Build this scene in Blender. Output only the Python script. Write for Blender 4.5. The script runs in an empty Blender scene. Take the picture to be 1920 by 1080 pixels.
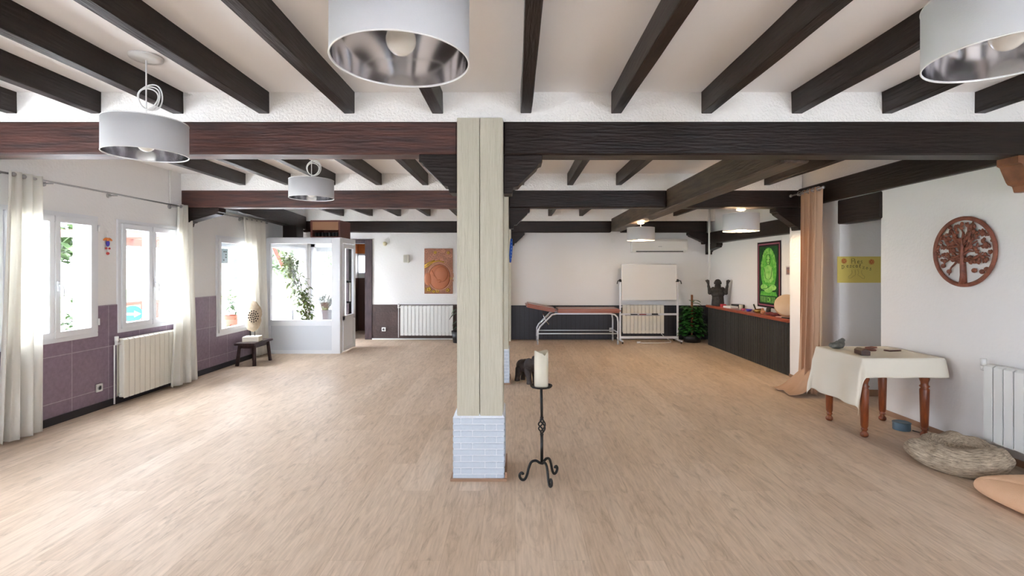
import bpy, bmesh, math, random
from mathutils import Vector, Matrix, Euler, noise
PI = math.pi
random.seed(7)
C = bpy.context.scene.collection
SC = bpy.context.scene

# ------------------------------------------------------------------ camera, world, lights, exposure
F = 930.0
cam_d = bpy.data.cameras.new('camera'); cam = bpy.data.objects.new('camera', cam_d); C.objects.link(cam)
cam.location = (0, 0, 1.5); cam.rotation_euler = (PI/2, 0, 0)
cam_d.sensor_fit = 'HORIZONTAL'; cam_d.sensor_width = 36; cam_d.lens = 36*F/1920
cam_d.shift_x = -6/1920; cam_d.shift_y = -34/1920
cam_d.clip_start = 0.05; cam_d.clip_end = 300
SC.camera = cam
SC.view_settings.view_transform = 'Standard'
try: SC.view_settings.look = 'None'
except Exception: pass
SC.view_settings.gamma = 1.0
SC.view_settings.use_curve_mapping = False
SC.view_settings.exposure = 2.0
w = bpy.data.worlds.new('sky'); SC.world = w; w.use_nodes = True
wn = w.node_tree; wn.nodes.clear()
wo = wn.nodes.new('ShaderNodeOutputWorld'); wb = wn.nodes.new('ShaderNodeBackground')
wb.inputs[0].default_value = (0.86, 0.94, 1.06, 1); wb.inputs[1].default_value = 6.5
wn.links.new(wb.outputs[0], wo.inputs[0])
sd = bpy.data.lights.new('sun', 'SUN'); sd.energy = 6; sd.angle = math.radians(1.5); sd.color = (1, .95, .86)
sun = bpy.data.objects.new('sun', sd); C.objects.link(sun); sun.rotation_euler = (math.radians(-8), math.radians(15), 0)

def portal(name, loc, rot, sx, sy):
    d = bpy.data.lights.new(name, 'AREA'); d.shape = 'RECTANGLE'; d.size = sx; d.size_y = sy
    d.cycles.is_portal = True
    o = bpy.data.objects.new(name, d); C.objects.link(o); o.location = loc; o.rotation_euler = rot
LX = -4.48; RX = 3.85; CEIL = 2.79; YB = 10.7; YR = -3.2
for k, (y0, y1, z0, z1) in enumerate([(4.28, 5.307, .79, 2.07), (5.57, 6.6, .79, 2.07), (7.41, 8.45, .5, 2.02),
                                      (8.98, 10.6, .1, 2.02), (1.7, 3.3, .79, 2.07)]):
    portal('portal_window', (LX-.26, (y0+y1)/2, (z0+z1)/2), (0, -PI/2, 0), z1-z0, y1-y0)
for x in (-3.25, 2.75):
    portal('portal_rear', (x, YR-.2, 1.3), (PI/2, 0, PI), 1.7, 1.6)

# ------------------------------------------------------------------ materials
def s2l(c):
    return tuple(((v/255)/12.92 if v/255 <= .04045 else ((v/255+.055)/1.055)**2.4) for v in c)
MATS = {}
def mat(name, rgb, rough=.6, metal=0, bump=0, bscale=60, var=0, vscale=8, vstretch=(1, 1, 1), spec=.5, rgb2=None,
        emit=0, ecol=None, trans=0, bstretch=None, sheen=0, coat=0):
    if name in MATS: return MATS[name]
    m = bpy.data.materials.new(name); m.use_nodes = True; nt = m.node_tree
    b = nt.nodes['Principled BSDF']; col = s2l(rgb)+(1,)
    b.inputs['Base Color'].default_value = col
    b.inputs['Roughness'].default_value = rough; b.inputs['Metallic'].default_value = metal
    b.inputs['Specular IOR Level'].default_value = spec
    if coat: b.inputs['Coat Weight'].default_value = coat; b.inputs['Coat Roughness'].default_value = .15
    if emit:
        b.inputs['Emission Color'].default_value = (s2l(ecol or rgb))+(1,); b.inputs['Emission Strength'].default_value = emit
    tc = nt.nodes.new('ShaderNodeTexCoord')
    if var or rgb2:
        mp = nt.nodes.new('ShaderNodeMapping'); mp.inputs['Scale'].default_value = vstretch
        nz = nt.nodes.new('ShaderNodeTexNoise'); nz.inputs['Scale'].default_value = vscale; nz.inputs['Detail'].default_value = 5
        rp = nt.nodes.new('ShaderNodeValToRGB'); rp.color_ramp.elements[0].position = .3; rp.color_ramp.elements[1].position = .7
        c2 = s2l(rgb2) if rgb2 else tuple(v*(1-var) for v in col[:3])
        rp.color_ramp.elements[0].color = c2+(1,); rp.color_ramp.elements[1].color = col
        nt.links.new(tc.outputs['Object'], mp.inputs[0]); nt.links.new(mp.outputs[0], nz.inputs['Vector'])
        nt.links.new(nz.outputs['Fac'], rp.inputs[0]); nt.links.new(rp.outputs[0], b.inputs['Base Color'])
    if bump:
        n2 = nt.nodes.new('ShaderNodeTexNoise'); n2.inputs['Scale'].default_value = bscale; n2.inputs['Detail'].default_value = 3
        bp = nt.nodes.new('ShaderNodeBump'); bp.inputs['Strength'].default_value = bump; bp.inputs['Distance'].default_value = .01
        if bstretch:
            m2 = nt.nodes.new('ShaderNodeMapping'); m2.inputs['Scale'].default_value = bstretch
            nt.links.new(tc.outputs['Object'], m2.inputs[0]); nt.links.new(m2.outputs[0], n2.inputs['Vector'])
        else: nt.links.new(tc.outputs['Object'], n2.inputs['Vector'])
        nt.links.new(n2.outputs['Fac'], bp.inputs['Height']); nt.links.new(bp.outputs[0], b.inputs['Normal'])
    if trans:
        tr = nt.nodes.new('ShaderNodeBsdfTranslucent'); tr.inputs[0].default_value = col
        mx = nt.nodes.new('ShaderNodeMixShader'); mx.inputs[0].default_value = trans
        out = nt.nodes['Material Output']
        nt.links.new(b.outputs[0], mx.inputs[1]); nt.links.new(tr.outputs[0], mx.inputs[2]); nt.links.new(mx.outputs[0], out.inputs[0])
    MATS[name] = m; return m

PLASTER = mat('white_plaster', (240, 239, 238), .85, bump=.25, bscale=38, spec=.2)
ROUGHPL = mat('textured_plaster', (249, 247, 243), .85, bump=.9, bscale=55, spec=.2)
CEILM = mat('ceiling_plaster', (250, 248, 246), .9, bump=.1, bscale=20, spec=.15)
BEAM = mat('dark_stained_beam', (40, 27, 23), .42, spec=.35, bump=.5, bscale=14, rgb2=(23, 16, 14), vscale=5, vstretch=(.5, 5, 5), bstretch=(.4, 4, 4))
BEAMWORNLIT = mat('worn_lit_beam', (92, 76, 62), .5, bump=.5, bscale=14, rgb2=(48, 38, 32), vscale=5, vstretch=(.6, 5, 5), bstretch=(.4, 4, 4))  # wear, plus light on side and underside painted into the paler brown
BEAMREDLIT = mat('window_lit_red_beam', (92, 56, 48), .45, bump=.5, bscale=14, rgb2=(44, 26, 26), vscale=5, vstretch=(.5, 5, 5), bstretch=(.4, 4, 4))  # beam wood with the reddish cast of window light put into its colour
CORBELLIGHT = mat('lighter_corbel_wood', (150, 98, 66), .5, bump=.3, bscale=20, rgb2=(104, 66, 46))
PVC = mat('white_pvc', (232, 234, 238), .3, spec=.5)
CREAMBOARD = mat('cream_painted_board', (198, 193, 176), .6, bump=.35, bscale=30, bstretch=(3, 3, .25), rgb2=(188, 183, 164), vscale=30, vstretch=(3, 3, .15))
RAD = mat('radiator_enamel', (236, 231, 218), .35)
RADW = mat('radiator_white', (236, 238, 236), .35)
CHROME = mat('chrome', (210, 212, 216), .15, 1)
STEEL = mat('brushed_steel', (170, 170, 172), .35, 1)
BLACKIRON = mat('black_iron', (16, 15, 15), .45, bump=.3, bscale=90)
DARKPL = mat('dark_plastic', (28, 28, 30), .45)
WHITEPL = mat('white_plastic', (236, 236, 234), .4)
SHADE = mat('white_lampshade_fabric', (232, 232, 234), .85, bump=.1, bscale=300, trans=.25, spec=.2)
SILVER = mat('silver_shade_lining', (240, 241, 246), .13, 1)
CURT = mat('cream_curtain_cloth', (249, 247, 241), .9, trans=.5, spec=.1, bump=.1, bscale=200)
TAN = mat('tan_curtain_cloth', (204, 168, 140), .9, trans=.1, spec=.1)
CLOTH = mat('cream_table_linen', (236, 229, 214), .9, spec=.1, bump=.15, bscale=12)
TURNED = mat('varnished_turned_wood', (150, 74, 34), .28, rgb2=(104, 46, 22), vscale=12, vstretch=(4, 4, .6), coat=.4)
BARTOP = mat('reddish_bar_wood', (168, 80, 50), .35, rgb2=(128, 56, 36), vscale=9, vstretch=(4, .5, 4))
BLUETRIM = mat('brown_floor_trim', (158, 124, 100), .5)
BLACKW = mat('dark_baseboard', (34, 32, 42), .5)
BRICKW = mat('white_painted_brick', (198, 208, 219), .5, bump=.5, bscale=45)
MORTAR = mat('white_mortar', (226, 231, 238), .8, bump=.4, bscale=80)
GREYST = mat('grey_stone', (122, 122, 116), .85, bump=.8, bscale=60, var=.4, vscale=30)
DKSTONE = mat('dark_carved_stone', (62, 58, 54), .7, bump=.6, bscale=70, rgb2=(38, 35, 34), vscale=18)
ELEPH = mat('dark_carved_wood', (66, 54, 50), .5, bump=.6, bscale=90, rgb2=(36, 28, 27), vscale=16)
WAX = mat('cream_wax', (238, 232, 214), .45, trans=.25)
LEAF = mat('green_leaf', (60, 124, 52), .45, rgb2=(30, 80, 34), vscale=9)
LEAFY = mat('yellow_green_leaf', (104, 124, 44), .5, rgb2=(58, 84, 28), vscale=7, trans=.12)
LEAFO = mat('garden_leaf', (44, 66, 20), .6, rgb2=(28, 46, 14), vscale=5)
LEAFD = mat('dark_leaf', (34, 70, 34), .45, rgb2=(16, 40, 20), vscale=9)
STEM = mat('plant_stem', (94, 76, 50), .7)
TERRA = mat('terracotta', (120, 56, 34), .7)
RUST = mat('carved_reddish_wood', (146, 84, 62), .5, bump=.5, bscale=60, rgb2=(110, 60, 46), vscale=22)
SIGNY = mat('yellow_card', (226, 208, 112), .8)
INK = mat('dark_ink', (70, 60, 30), .8)
REDINK = mat('red_ink', (206, 52, 34), .8)
ORANGEW = mat('orange_wall_paint', (216, 130, 66), .8)
BROWNT = mat('brown_wall_tile', (96, 66, 54), .5)
STOOLW = mat('dark_stool_wood', (74, 50, 46), .45, rgb2=(44, 28, 30), vscale=8, vstretch=(4, 1, 4))
DRIFT = mat('pale_carved_wood', (206, 188, 162), .8, bump=.6, bscale=40, rgb2=(172, 152, 126), vscale=14)
CREAMST = mat('cream_stone_block', (232, 222, 204), .7, bump=.2)
LEATHER = mat('tan_leatherette', (150, 80, 54), .3, bump=.1, bscale=60)
FELT = mat('grey_marl_fabric', (150, 132, 112), .95, spec=.1)
PEACH = mat('peach_plush', (244, 203, 168), .95, bump=.3, bscale=160, spec=.05, rgb2=(238, 192, 156), vscale=6)
BLUETIN = mat('blue_grey_tin', (92, 118, 136), .5)
GROUND = mat('pale_paving', (232, 231, 228), .8, var=.15, vscale=2)
GRASS = mat('lawn_green', (110, 150, 70), .9, var=.4, vscale=5)
ROOFT = mat('roof_tile', (110, 50, 34), .8, var=.3, vscale=10)
PERG = mat('orange_stained_wood', (92, 40, 22), .6)
HOUSE = mat('pale_house_wall', (238, 232, 222), .9)
GREYB = mat('grey_roller_box', (168, 172, 174), .5)

def glass_mat():
    m = bpy.data.materials.new('window_glass'); m.use_nodes = True; nt = m.node_tree; nt.nodes.clear()
    o = nt.nodes.new('ShaderNodeOutputMaterial'); t = nt.nodes.new('ShaderNodeBsdfTransparent')
    g = nt.nodes.new('ShaderNodeBsdfGlossy'); g.inputs['Roughness'].default_value = .02
    x = nt.nodes.new('ShaderNodeMixShader'); x.inputs[0].default_value = .03
    nt.links.new(t.outputs[0], x.inputs[1]); nt.links.new(g.outputs[0], x.inputs[2]); nt.links.new(x.outputs[0], o.inputs[0])
    return m
GLASS = glass_mat()

def floor_mat():
    m = bpy.data.materials.new('oak_laminate'); m.use_nodes = True; nt = m.node_tree; N = nt.nodes.new; L = nt.links.new
    b = nt.nodes['Principled BSDF']; tc = N('ShaderNodeTexCoord'); sep = N('ShaderNodeSeparateXYZ'); cmb = N('ShaderNodeCombineXYZ')
    L(tc.outputs['Object'], sep.inputs[0]); L(sep.outputs['Y'], cmb.inputs['X']); L(sep.outputs['X'], cmb.inputs['Y'])
    br = N('ShaderNodeTexBrick'); br.inputs['Scale'].default_value = 1; br.inputs['Brick Width'].default_value = 1.28
    br.inputs['Row Height'].default_value = .192; br.inputs['Mortar Size'].default_value = .0007; br.inputs['Mortar Smooth'].default_value = .3
    br.offset = .37; br.inputs['Bias'].default_value = 0
    br.inputs['Color1'].default_value = s2l((228, 206, 184))+(1,); br.inputs['Color2'].default_value = s2l((215, 191, 167))+(1,)
    br.inputs['Mortar'].default_value = s2l((186, 160, 136))+(1,)
    L(cmb.outputs[0], br.inputs['Vector'])
    # per-plank offset for the grain
    vm = N('ShaderNodeVectorMath'); vm.operation = 'MULTIPLY_ADD'
    L(br.outputs['Color'], vm.inputs[0]); vm.inputs[1].default_value = (30, 30, 30); L(tc.outputs['Object'], vm.inputs[2])
    mp = N('ShaderNodeMapping'); mp.inputs['Scale'].default_value = (9, 1.7, 1); L(vm.outputs[0], mp.inputs[0])
    nz = N('ShaderNodeTexNoise'); nz.inputs['Scale'].default_value = 1.6; nz.inputs['Detail'].default_value = 8; nz.inputs['Roughness'].default_value = .68
    nz.inputs['Distortion'].default_value = 1.6; L(mp.outputs[0], nz.inputs['Vector'])
    rp = N('ShaderNodeValToRGB'); e = rp.color_ramp.elements; e[0].position = .30; e[0].color = (.50, .46, .42, 1); e[1].position = .52; e[1].color = (1, 1, 1, 1)
    e2 = rp.color_ramp.elements.new(.42); e2.color = (.84, .81, .78, 1); e3 = rp.color_ramp.elements.new(.72); e3.color = (1.1, 1.1, 1.1, 1)
    L(nz.outputs['Fac'], rp.inputs[0])
    mp2 = N('ShaderNodeMapping'); mp2.inputs['Scale'].default_value = (55, 4, 1); L(vm.outputs[0], mp2.inputs[0])
    n2 = N('ShaderNodeTexNoise'); n2.inputs['Scale'].default_value = 1.5; n2.inputs['Detail'].default_value = 4; L(mp2.outputs[0], n2.inputs['Vector'])
    r2 = N('ShaderNodeValToRGB'); r2.color_ramp.elements[0].position = .3; r2.color_ramp.elements[0].color = (.84, .82, .80, 1)
    r2.color_ramp.elements[1].position = .65; r2.color_ramp.elements[1].color = (1.04, 1.04, 1.04, 1); L(n2.outputs['Fac'], r2.inputs[0])
    m1 = N('ShaderNodeMix'); m1.data_type = 'RGBA'; m1.blend_type = 'MULTIPLY'; m1.inputs[0].default_value = .55
    L(br.outputs['Color'], m1.inputs[6]); L(rp.outputs[0], m1.inputs[7])
    m2 = N('ShaderNodeMix'); m2.data_type = 'RGBA'; m2.blend_type = 'MULTIPLY'; m2.inputs[0].default_value = .8
    L(m1.outputs[2], m2.inputs[6]); L(r2.outputs[0], m2.inputs[7]); L(m2.outputs[2], b.inputs['Base Color'])
    b.inputs['Roughness'].default_value = .5; b.inputs['Specular IOR Level'].default_value = .3
    bp = N('ShaderNodeBump'); bp.inputs['Strength'].default_value = .08; bp.inputs['Distance'].default_value = .004
    L(n2.outputs['Fac'], bp.inputs['Height']); L(bp.outputs[0], b.inputs['Normal'])
    return m

def grid_tile_mat(name, rgb, rgb2, grout, w_, h_, mortar, ox, oz, axis='Y', rough=.35, bump=0):
    """stack-bond tiles in the plane (axis, Z)"""
    m = bpy.data.materials.new(name); m.use_nodes = True; nt = m.node_tree; N = nt.nodes.new; L = nt.links.new
    b = nt.nodes['Principled BSDF']; tc = N('ShaderNodeTexCoord'); sep = N('ShaderNodeSeparateXYZ'); cmb = N('ShaderNodeCombineXYZ')
    L(tc.outputs['Object'], sep.inputs[0]); L(sep.outputs[axis], cmb.inputs['X']); L(sep.outputs['Z'], cmb.inputs['Y'])
    ad = N('ShaderNodeVectorMath'); ad.operation = 'ADD'; ad.inputs[1].default_value = (ox+20*w_, oz+20*h_, 0); L(cmb.outputs[0], ad.inputs[0])
    br = N('ShaderNodeTexBrick'); br.inputs['Scale'].default_value = 1; br.offset = 0; br.inputs['Brick Width'].default_value = w_
    br.inputs['Row Height'].default_value = h_; br.inputs['Mortar Size'].default_value = mortar
    br.inputs['Color1'].default_value = s2l(rgb)+(1,); br.inputs['Color2'].default_value = s2l(rgb2)+(1,); br.inputs['Mortar'].default_value = s2l(grout)+(1,)
    L(ad.outputs[0], br.inputs['Vector'])
    nz = N('ShaderNodeTexNoise'); nz.inputs['Scale'].default_value = 25; nz.inputs['Detail'].default_value = 5; L(tc.outputs['Object'], nz.inputs['Vector'])
    mx = N('ShaderNodeMix'); mx.data_type = 'RGBA'; mx.blend_type = 'OVERLAY'; mx.inputs[0].default_value = .3
    L(br.outputs['Color'], mx.inputs[6]); L(nz.outputs['Fac'], mx.inputs[7]); L(mx.outputs[2], b.inputs['Base Color'])
    b.inputs['Roughness'].default_value = rough
    if bump:
        bp = N('ShaderNodeBump'); bp.inputs['Strength'].default_value = bump; bp.inputs['Distance'].default_value = .01
        L(nz.outputs['Fac'], bp.inputs['Height']); L(bp.outputs[0], b.inputs['Normal'])
    return m
TILEL = grid_tile_mat('purple_grey_wall_tile', (140, 120, 138), (131, 112, 129), (172, 158, 170), .45, .45, .004, -5.0+.45*12, -.21+.45, 'Y', .35)
TILEB = grid_tile_mat('dark_brown_wall_tile', (84, 66, 62), (60, 46, 44), (70, 56, 52), .3, .3, .003, 0, 0, 'X', .5, .6)
BOARDB = grid_tile_mat('dark_vertical_boards', (42, 41, 50), (36, 35, 43), (16, 16, 20), .1, 3, .006, 0, 0, 'X', .45, .2)
BARF = grid_tile_mat('black_slatted_bar_front', (46, 47, 46), (30, 31, 30), (96, 94, 84), .075, 3, .004, 0, 0, 'Y', .5, .3)

# ------------------------------------------------------------------ mesh helpers
def box(bm, x0, x1, y0, y1, z0, z1, bev=0):
    r = bmesh.ops.create_cube(bm, size=1)
    for v in r['verts']:
        v.co = Vector(((x0+x1)/2+v.co.x*(x1-x0), (y0+y1)/2+v.co.y*(y1-y0), (z0+z1)/2+v.co.z*(z1-z0)))
    if bev:
        es = list({e for v in r['verts'] for e in v.link_edges})
        bmesh.ops.bevel(bm, geom=es, offset=bev, segments=2, affect='EDGES', clamp_overlap=True)
def xf(bm, verts, M):
    for v in verts: v.co = M @ v.co
def cyl(bm, p0, p1, r0, r1=None, seg=16, cap=True):
    r1 = r0 if r1 is None else r1
    p0 = Vector(p0); p1 = Vector(p1); d = p1-p0
    r = bmesh.ops.create_cone(bm, cap_ends=cap, cap_tris=False, segments=seg, radius1=r0, radius2=r1, depth=d.length)
    M = Matrix.Translation((p0+p1)/2) @ d.to_track_quat('Z', 'Y').to_matrix().to_4x4()
    xf(bm, r['verts'], M)
def sph(bm, c, r, rot=None, u=16, v=10):
    if not hasattr(r, '__len__'): r = (r, r, r)
    k = bmesh.ops.create_uvsphere(bm, u_segments=u, v_segments=v, radius=1)
    M = Matrix.Translation(Vector(c)) @ (Euler(rot).to_matrix().to_4x4() if rot else Matrix.Identity(4)) @ Matrix.Diagonal((r[0], r[1], r[2], 1))
    xf(bm, k['verts'], M)
def capsule(bm, p0, p1, r0, r1, n=7):
    p0 = Vector(p0); p1 = Vector(p1)
    for i in range(n):
        t = i/(n-1); sph(bm, p0.lerp(p1, t), r0+(r1-r0)*t, u=12, v=8)
def tube(bm, pts, r, seg=8, closed=False, flat=None):
    pts = [Vector(p) for p in pts]; n = len(pts); rings = []
    up = None
    for i, p in enumerate(pts):
        if closed: d = pts[(i+1) % n]-pts[i-1]
        else: d = pts[min(i+1, n-1)]-pts[max(i-1, 0)]
        if d.length < 1e-9: d = Vector((0, 0, 1))
        d.normalize()
        if up is None:
            up = Vector((0, 0, 1)) if abs(d.z) < .9 else Vector((1, 0, 0))
        a = d.cross(up)
        if a.length < 1e-4: a = d.orthogonal()
        a.normalize(); b2 = a.cross(d).normalized(); up = b2
        ri = r[i] if hasattr(r, '__len__') else r
        ra, rb = (ri, ri) if not flat else (ri*flat[0], ri*flat[1])
        rings.append([bm.verts.new(p+a*math.cos(2*PI*k/seg)*ra+b2*math.sin(2*PI*k/seg)*rb) for k in range(seg)])
    for i in range(n if closed else n-1):
        A = rings[i]; B = rings[(i+1) % n]
        for k in range(seg): bm.faces.new((A[k], A[(k+1) % seg], B[(k+1) % seg], B[k]))
    if not closed:
        bm.faces.new(rings[0][::-1]); bm.faces.new(rings[-1])
def lathe(bm, prof, c=(0, 0, 0), seg=24, cap=True):
    c = Vector(c); rings = []
    for r, z in prof:
        rings.append([bm.verts.new(c+Vector((r*math.cos(2*PI*k/seg), r*math.sin(2*PI*k/seg), z))) for k in range(seg)])
    for A, B in zip(rings, rings[1:]):
        for k in range(seg): bm.faces.new((A[k], A[(k+1) % seg], B[(k+1) % seg], B[k]))
    if cap:
        if prof[0][0] > 1e-5: bm.faces.new(rings[0][::-1])
        if prof[-1][0] > 1e-5: bm.faces.new(rings[-1])
def prism(bm, poly, d0, d1, plane='XZ'):
    """poly 2D extruded along the third axis"""
    def P(a, b, d):
        return {'XZ': (a, d, b), 'YZ': (d, a, b), 'XY': (a, b, d)}[plane]
    A = [bm.verts.new(P(a, b, d0)) for a, b in poly]; B = [bm.verts.new(P(a, b, d1)) for a, b in poly]
    n = len(poly)
    bm.faces.new(A); bm.faces.new(B[::-1])
    for i in range(n): bm.faces.new((A[i], B[i], B[(i+1) % n], A[(i+1) % n]))
def obj(name, bm, m, parent=None, smooth=False, loc=None, rot=None, label=None):
    bmesh.ops.recalc_face_normals(bm, faces=bm.faces[:])
    me = bpy.data.meshes.new(name); bm.to_mesh(me); bm.free()
    me.materials.append(m)
    if smooth:
        for p in me.polygons: p.use_smooth = True
    o = bpy.data.objects.new(name, me); C.objects.link(o)
    if loc: o.location = loc
    if rot: o.rotation_euler = rot
    if parent: o.parent = parent
    if label: o['label'] = label
    return o
def mk(fn, *a, **k):
    bm = bmesh.new(); fn(bm, *a, **k); return bm
def bx(*a): return mk(box, *a)
def tag(o, label, cat, group=None):
    o['label'] = label; o['category'] = cat; o['kind'] = 'thing'
    if group: o['group'] = group
    return o
def thing(name, label, cat, loc=(0, 0, 0), rotz=0, group=None):
    o = bpy.data.objects.new(name, None); C.objects.link(o); o.location = loc; o.rotation_euler = (0, 0, rotz); o.empty_display_size = .1
    return tag(o, label, cat, group)
def struct(name, bm, m, smooth=False, parent=None):
    o = obj(name, bm, m, parent, smooth)
    if not parent: o['kind'] = 'structure'
    return o
def autos(o, ang=40):
    """smooth shading with sharp edges kept"""
    me = o.data
    for p in me.polygons: p.use_smooth = True
    b = bmesh.new(); b.from_mesh(me)
    for e in b.edges:
        if len(e.link_faces) == 2 and e.calc_face_angle(0) > math.radians(ang): e.smooth = False
    b.to_mesh(me); b.free()
    return o
def remesh(o, vox, sm=4):
    r = o.modifiers.new('Remesh', 'REMESH'); r.mode = 'VOXEL'; r.voxel_size = vox; r.use_smooth_shade = True
    s = o.modifiers.new('Smooth', 'SMOOTH'); s.iterations = sm; s.factor = .5
    return o
def instance(o, parent, loc=None):
    c = o.copy(); C.objects.link(c); c.parent = parent
    if loc: c.location = loc
    return c
def wall_cells(bm, a0, a1, z0, z1, holes, put):
    """put(bm,a0,a1,z0,z1) for every cell of a wall not inside a hole (a0,a1,z0,z1)"""
    As = sorted({a0, a1} | {min(max(v, a0), a1) for h in holes for v in h[:2]})
    for p, q in zip(As, As[1:]):
        if q-p < 1e-4: continue
        zs = []
        hz = sorted([(max(h[2], z0), min(h[3], z1)) for h in holes if h[0] <= p+1e-5 and h[1] >= q-1e-5])
        z = z0
        for u, v in hz:
            if u > z+1e-4: zs.append((z, u))
            z = max(z, v)
        if z < z1-1e-4: zs.append((z, z1))
        for u, v in zs: put(bm, p, q, u, v)

# ------------------------------------------------------------------ room shell
struct('floor', bx(LX-.05, 5.3, YR, 12.3, -.12, 0), floor_mat())
struct('ceiling', bx(LX-.3, 5.3, YR-.2, 11.2, CEIL, CEIL+.15), CEILM)
LH = [(4.28, 5.307, .79, 2.07), (5.57, 6.6, .79, 2.07), (7.41, 8.45, .5, 2.02), (8.98, 10.6, .1, 2.02), (1.7, 3.3, .79, 2.07)]
bm = bmesh.new(); wall_cells(bm, YR-.2, YB+.2, 0, CEIL, LH, lambda b, p, q, u, v: box(b, LX-.25, LX, p, q, u, v)); struct('wall_left', bm, PLASTER)
bm = bmesh.new(); wall_cells(bm, YR, 8.86, 0, 1.115, LH, lambda b, p, q, u, v: box(b, LX, LX+.012, p, q, u, v)); struct('trim_1', bm, TILEL)
struct('baseboard_left', bx(LX+.012, LX+.024, YR, 8.86, 0, .075), BLACKW)
# back wall with the glazed entrance and the doorway
BH = [(-4.42, -3.78, .1, 2.06), (-3.58, -3.235, 0, 2.08)]
bm = bmesh.new(); wall_cells(bm, LX, 4.5, 0, CEIL, BH, lambda b, p, q, u, v: box(b, p, q, YB, YB+.2, u, v)); struct('wall_back', bm, PLASTER)
struct('trim_2', bx(-3.08, -.25, YB-.014, YB, 0, .752), TILEB)
struct('trim_3', bx(-.25, 4.2, YB-.02, YB, 0, .735), BOARDB)
struct('baseboard_back', bx(-3.08, -.44, YB-.03, YB-.014, 0, .025), WHITEPL)
# rear wall, behind the camera, with unseen windows shaped to tune the fill light
RH = [(-3.9, -2.6, .5, 2.1), (1.9, 3.6, .5, 2.1)]
bm = bmesh.new(); wall_cells(bm, LX, 5.3, 0, CEIL, RH, lambda b, p, q, u, v: box(b, p, q, YR-.2, YR, u, v)); struct('wall_rear', bm, PLASTER)
# right side: near wall, opening, far wall piece, bar niche
bm = bmesh.new(); box(bm, RX, 5.3, 5.07, 5.22, 0, CEIL); box(bm, RX, RX+.15, YR, 5.07, 0, CEIL)
box(bm, RX, RX+.15, 5.22, 5.9, 2.3, CEIL); struct('wall_right', bm, PLASTER)
bm = bmesh.new(); box(bm, RX+.01, 4.25, 5.9, 6.97, 0, CEIL); struct('wall_right_far', bm, PLASTER)
struct('wall_passage_return', bx(4.25, 5.3, 5.9, 6.05, 0, CEIL), PLASTER)
bm = bmesh.new(); box(bm, 4.22, 4.4, 6.97, 10.7, 0, CEIL); struct('wall_bar', bm, PLASTER)
struct('wall_passage_end', bx(5.15, 5.3, 5.22, 5.9, 0, CEIL), PLASTER)
struct('baseboard_right', bx(RX-.012, RX, YR, 5.22, 0, .05), BLUETRIM)
bm = bmesh.new(); box(bm, RX+.01, 5.15, 5.885, 5.9, 0, .075); struct('baseboard_passage', bm, BLUETRIM)
struct('baseboard_pier', bx(RX-.003, RX+.01, 5.9, 6.97, 0, .04), BLUETRIM)

# room behind the doorway
for nm, m_, u, v_ in (('lower', BROWNT, 0, 1.3), ('middle', PLASTER, 1.3, 1.9), ('upper', ORANGEW, 1.9, 2.5)):
    bm = bmesh.new(); box(bm, -3.9, -3.88, 10.9, 12.3, u, v_); box(bm, -2.5, -2.45, 10.9, 12.3, u, v_); box(bm, -3.9, -2.45, 12.25, 12.3, u, v_); struct('wall_passage_'+nm, bm, m_)
struct('wall_passage_outer', bx(-3.95, -3.9, 10.9, 12.3, 0, 2.5), PLASTER)
struct('ceiling_passage', bx(-3.95, -2.45, 10.9, 12.3, 2.5, 2.55), PLASTER)
d3 = bpy.data.objects.new('door_3', None); C.objects.link(d3); d3['kind'] = 'structure'
FRW = mat('dark_purple_wood', (74, 56, 60), .5, rgb2=(44, 32, 36), vscale=10, vstretch=(4, 4, .6))
bm = bmesh.new(); box(bm, -3.235, -3.08, YB-.03, YB+.2, 0, 2.16, .006); box(bm, -3.64, -3.235, YB-.03, YB+.2, 2.07, 2.16, .006); box(bm, -3.64, -3.58, YB-.03, YB+.2, 0, 2.07, .006)
obj('door_frame', bm, FRW, d3)
wp = bpy.data.objects.new('window_7', None); C.objects.link(wp); wp['kind'] = 'structure'
obj('window_frame', bx(-3.87, -3.62, 12.2, 12.24, 1.40, 1.88, .005), PVC, wp)
obj('window_pane', bx(-3.84, -3.65, 12.19, 12.2, 1.44, 1.84), mat('daylight_glow_pane', (240, 244, 250), .3, emit=1.5), wp)  # pane emits its own glow to stand in for daylight

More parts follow.
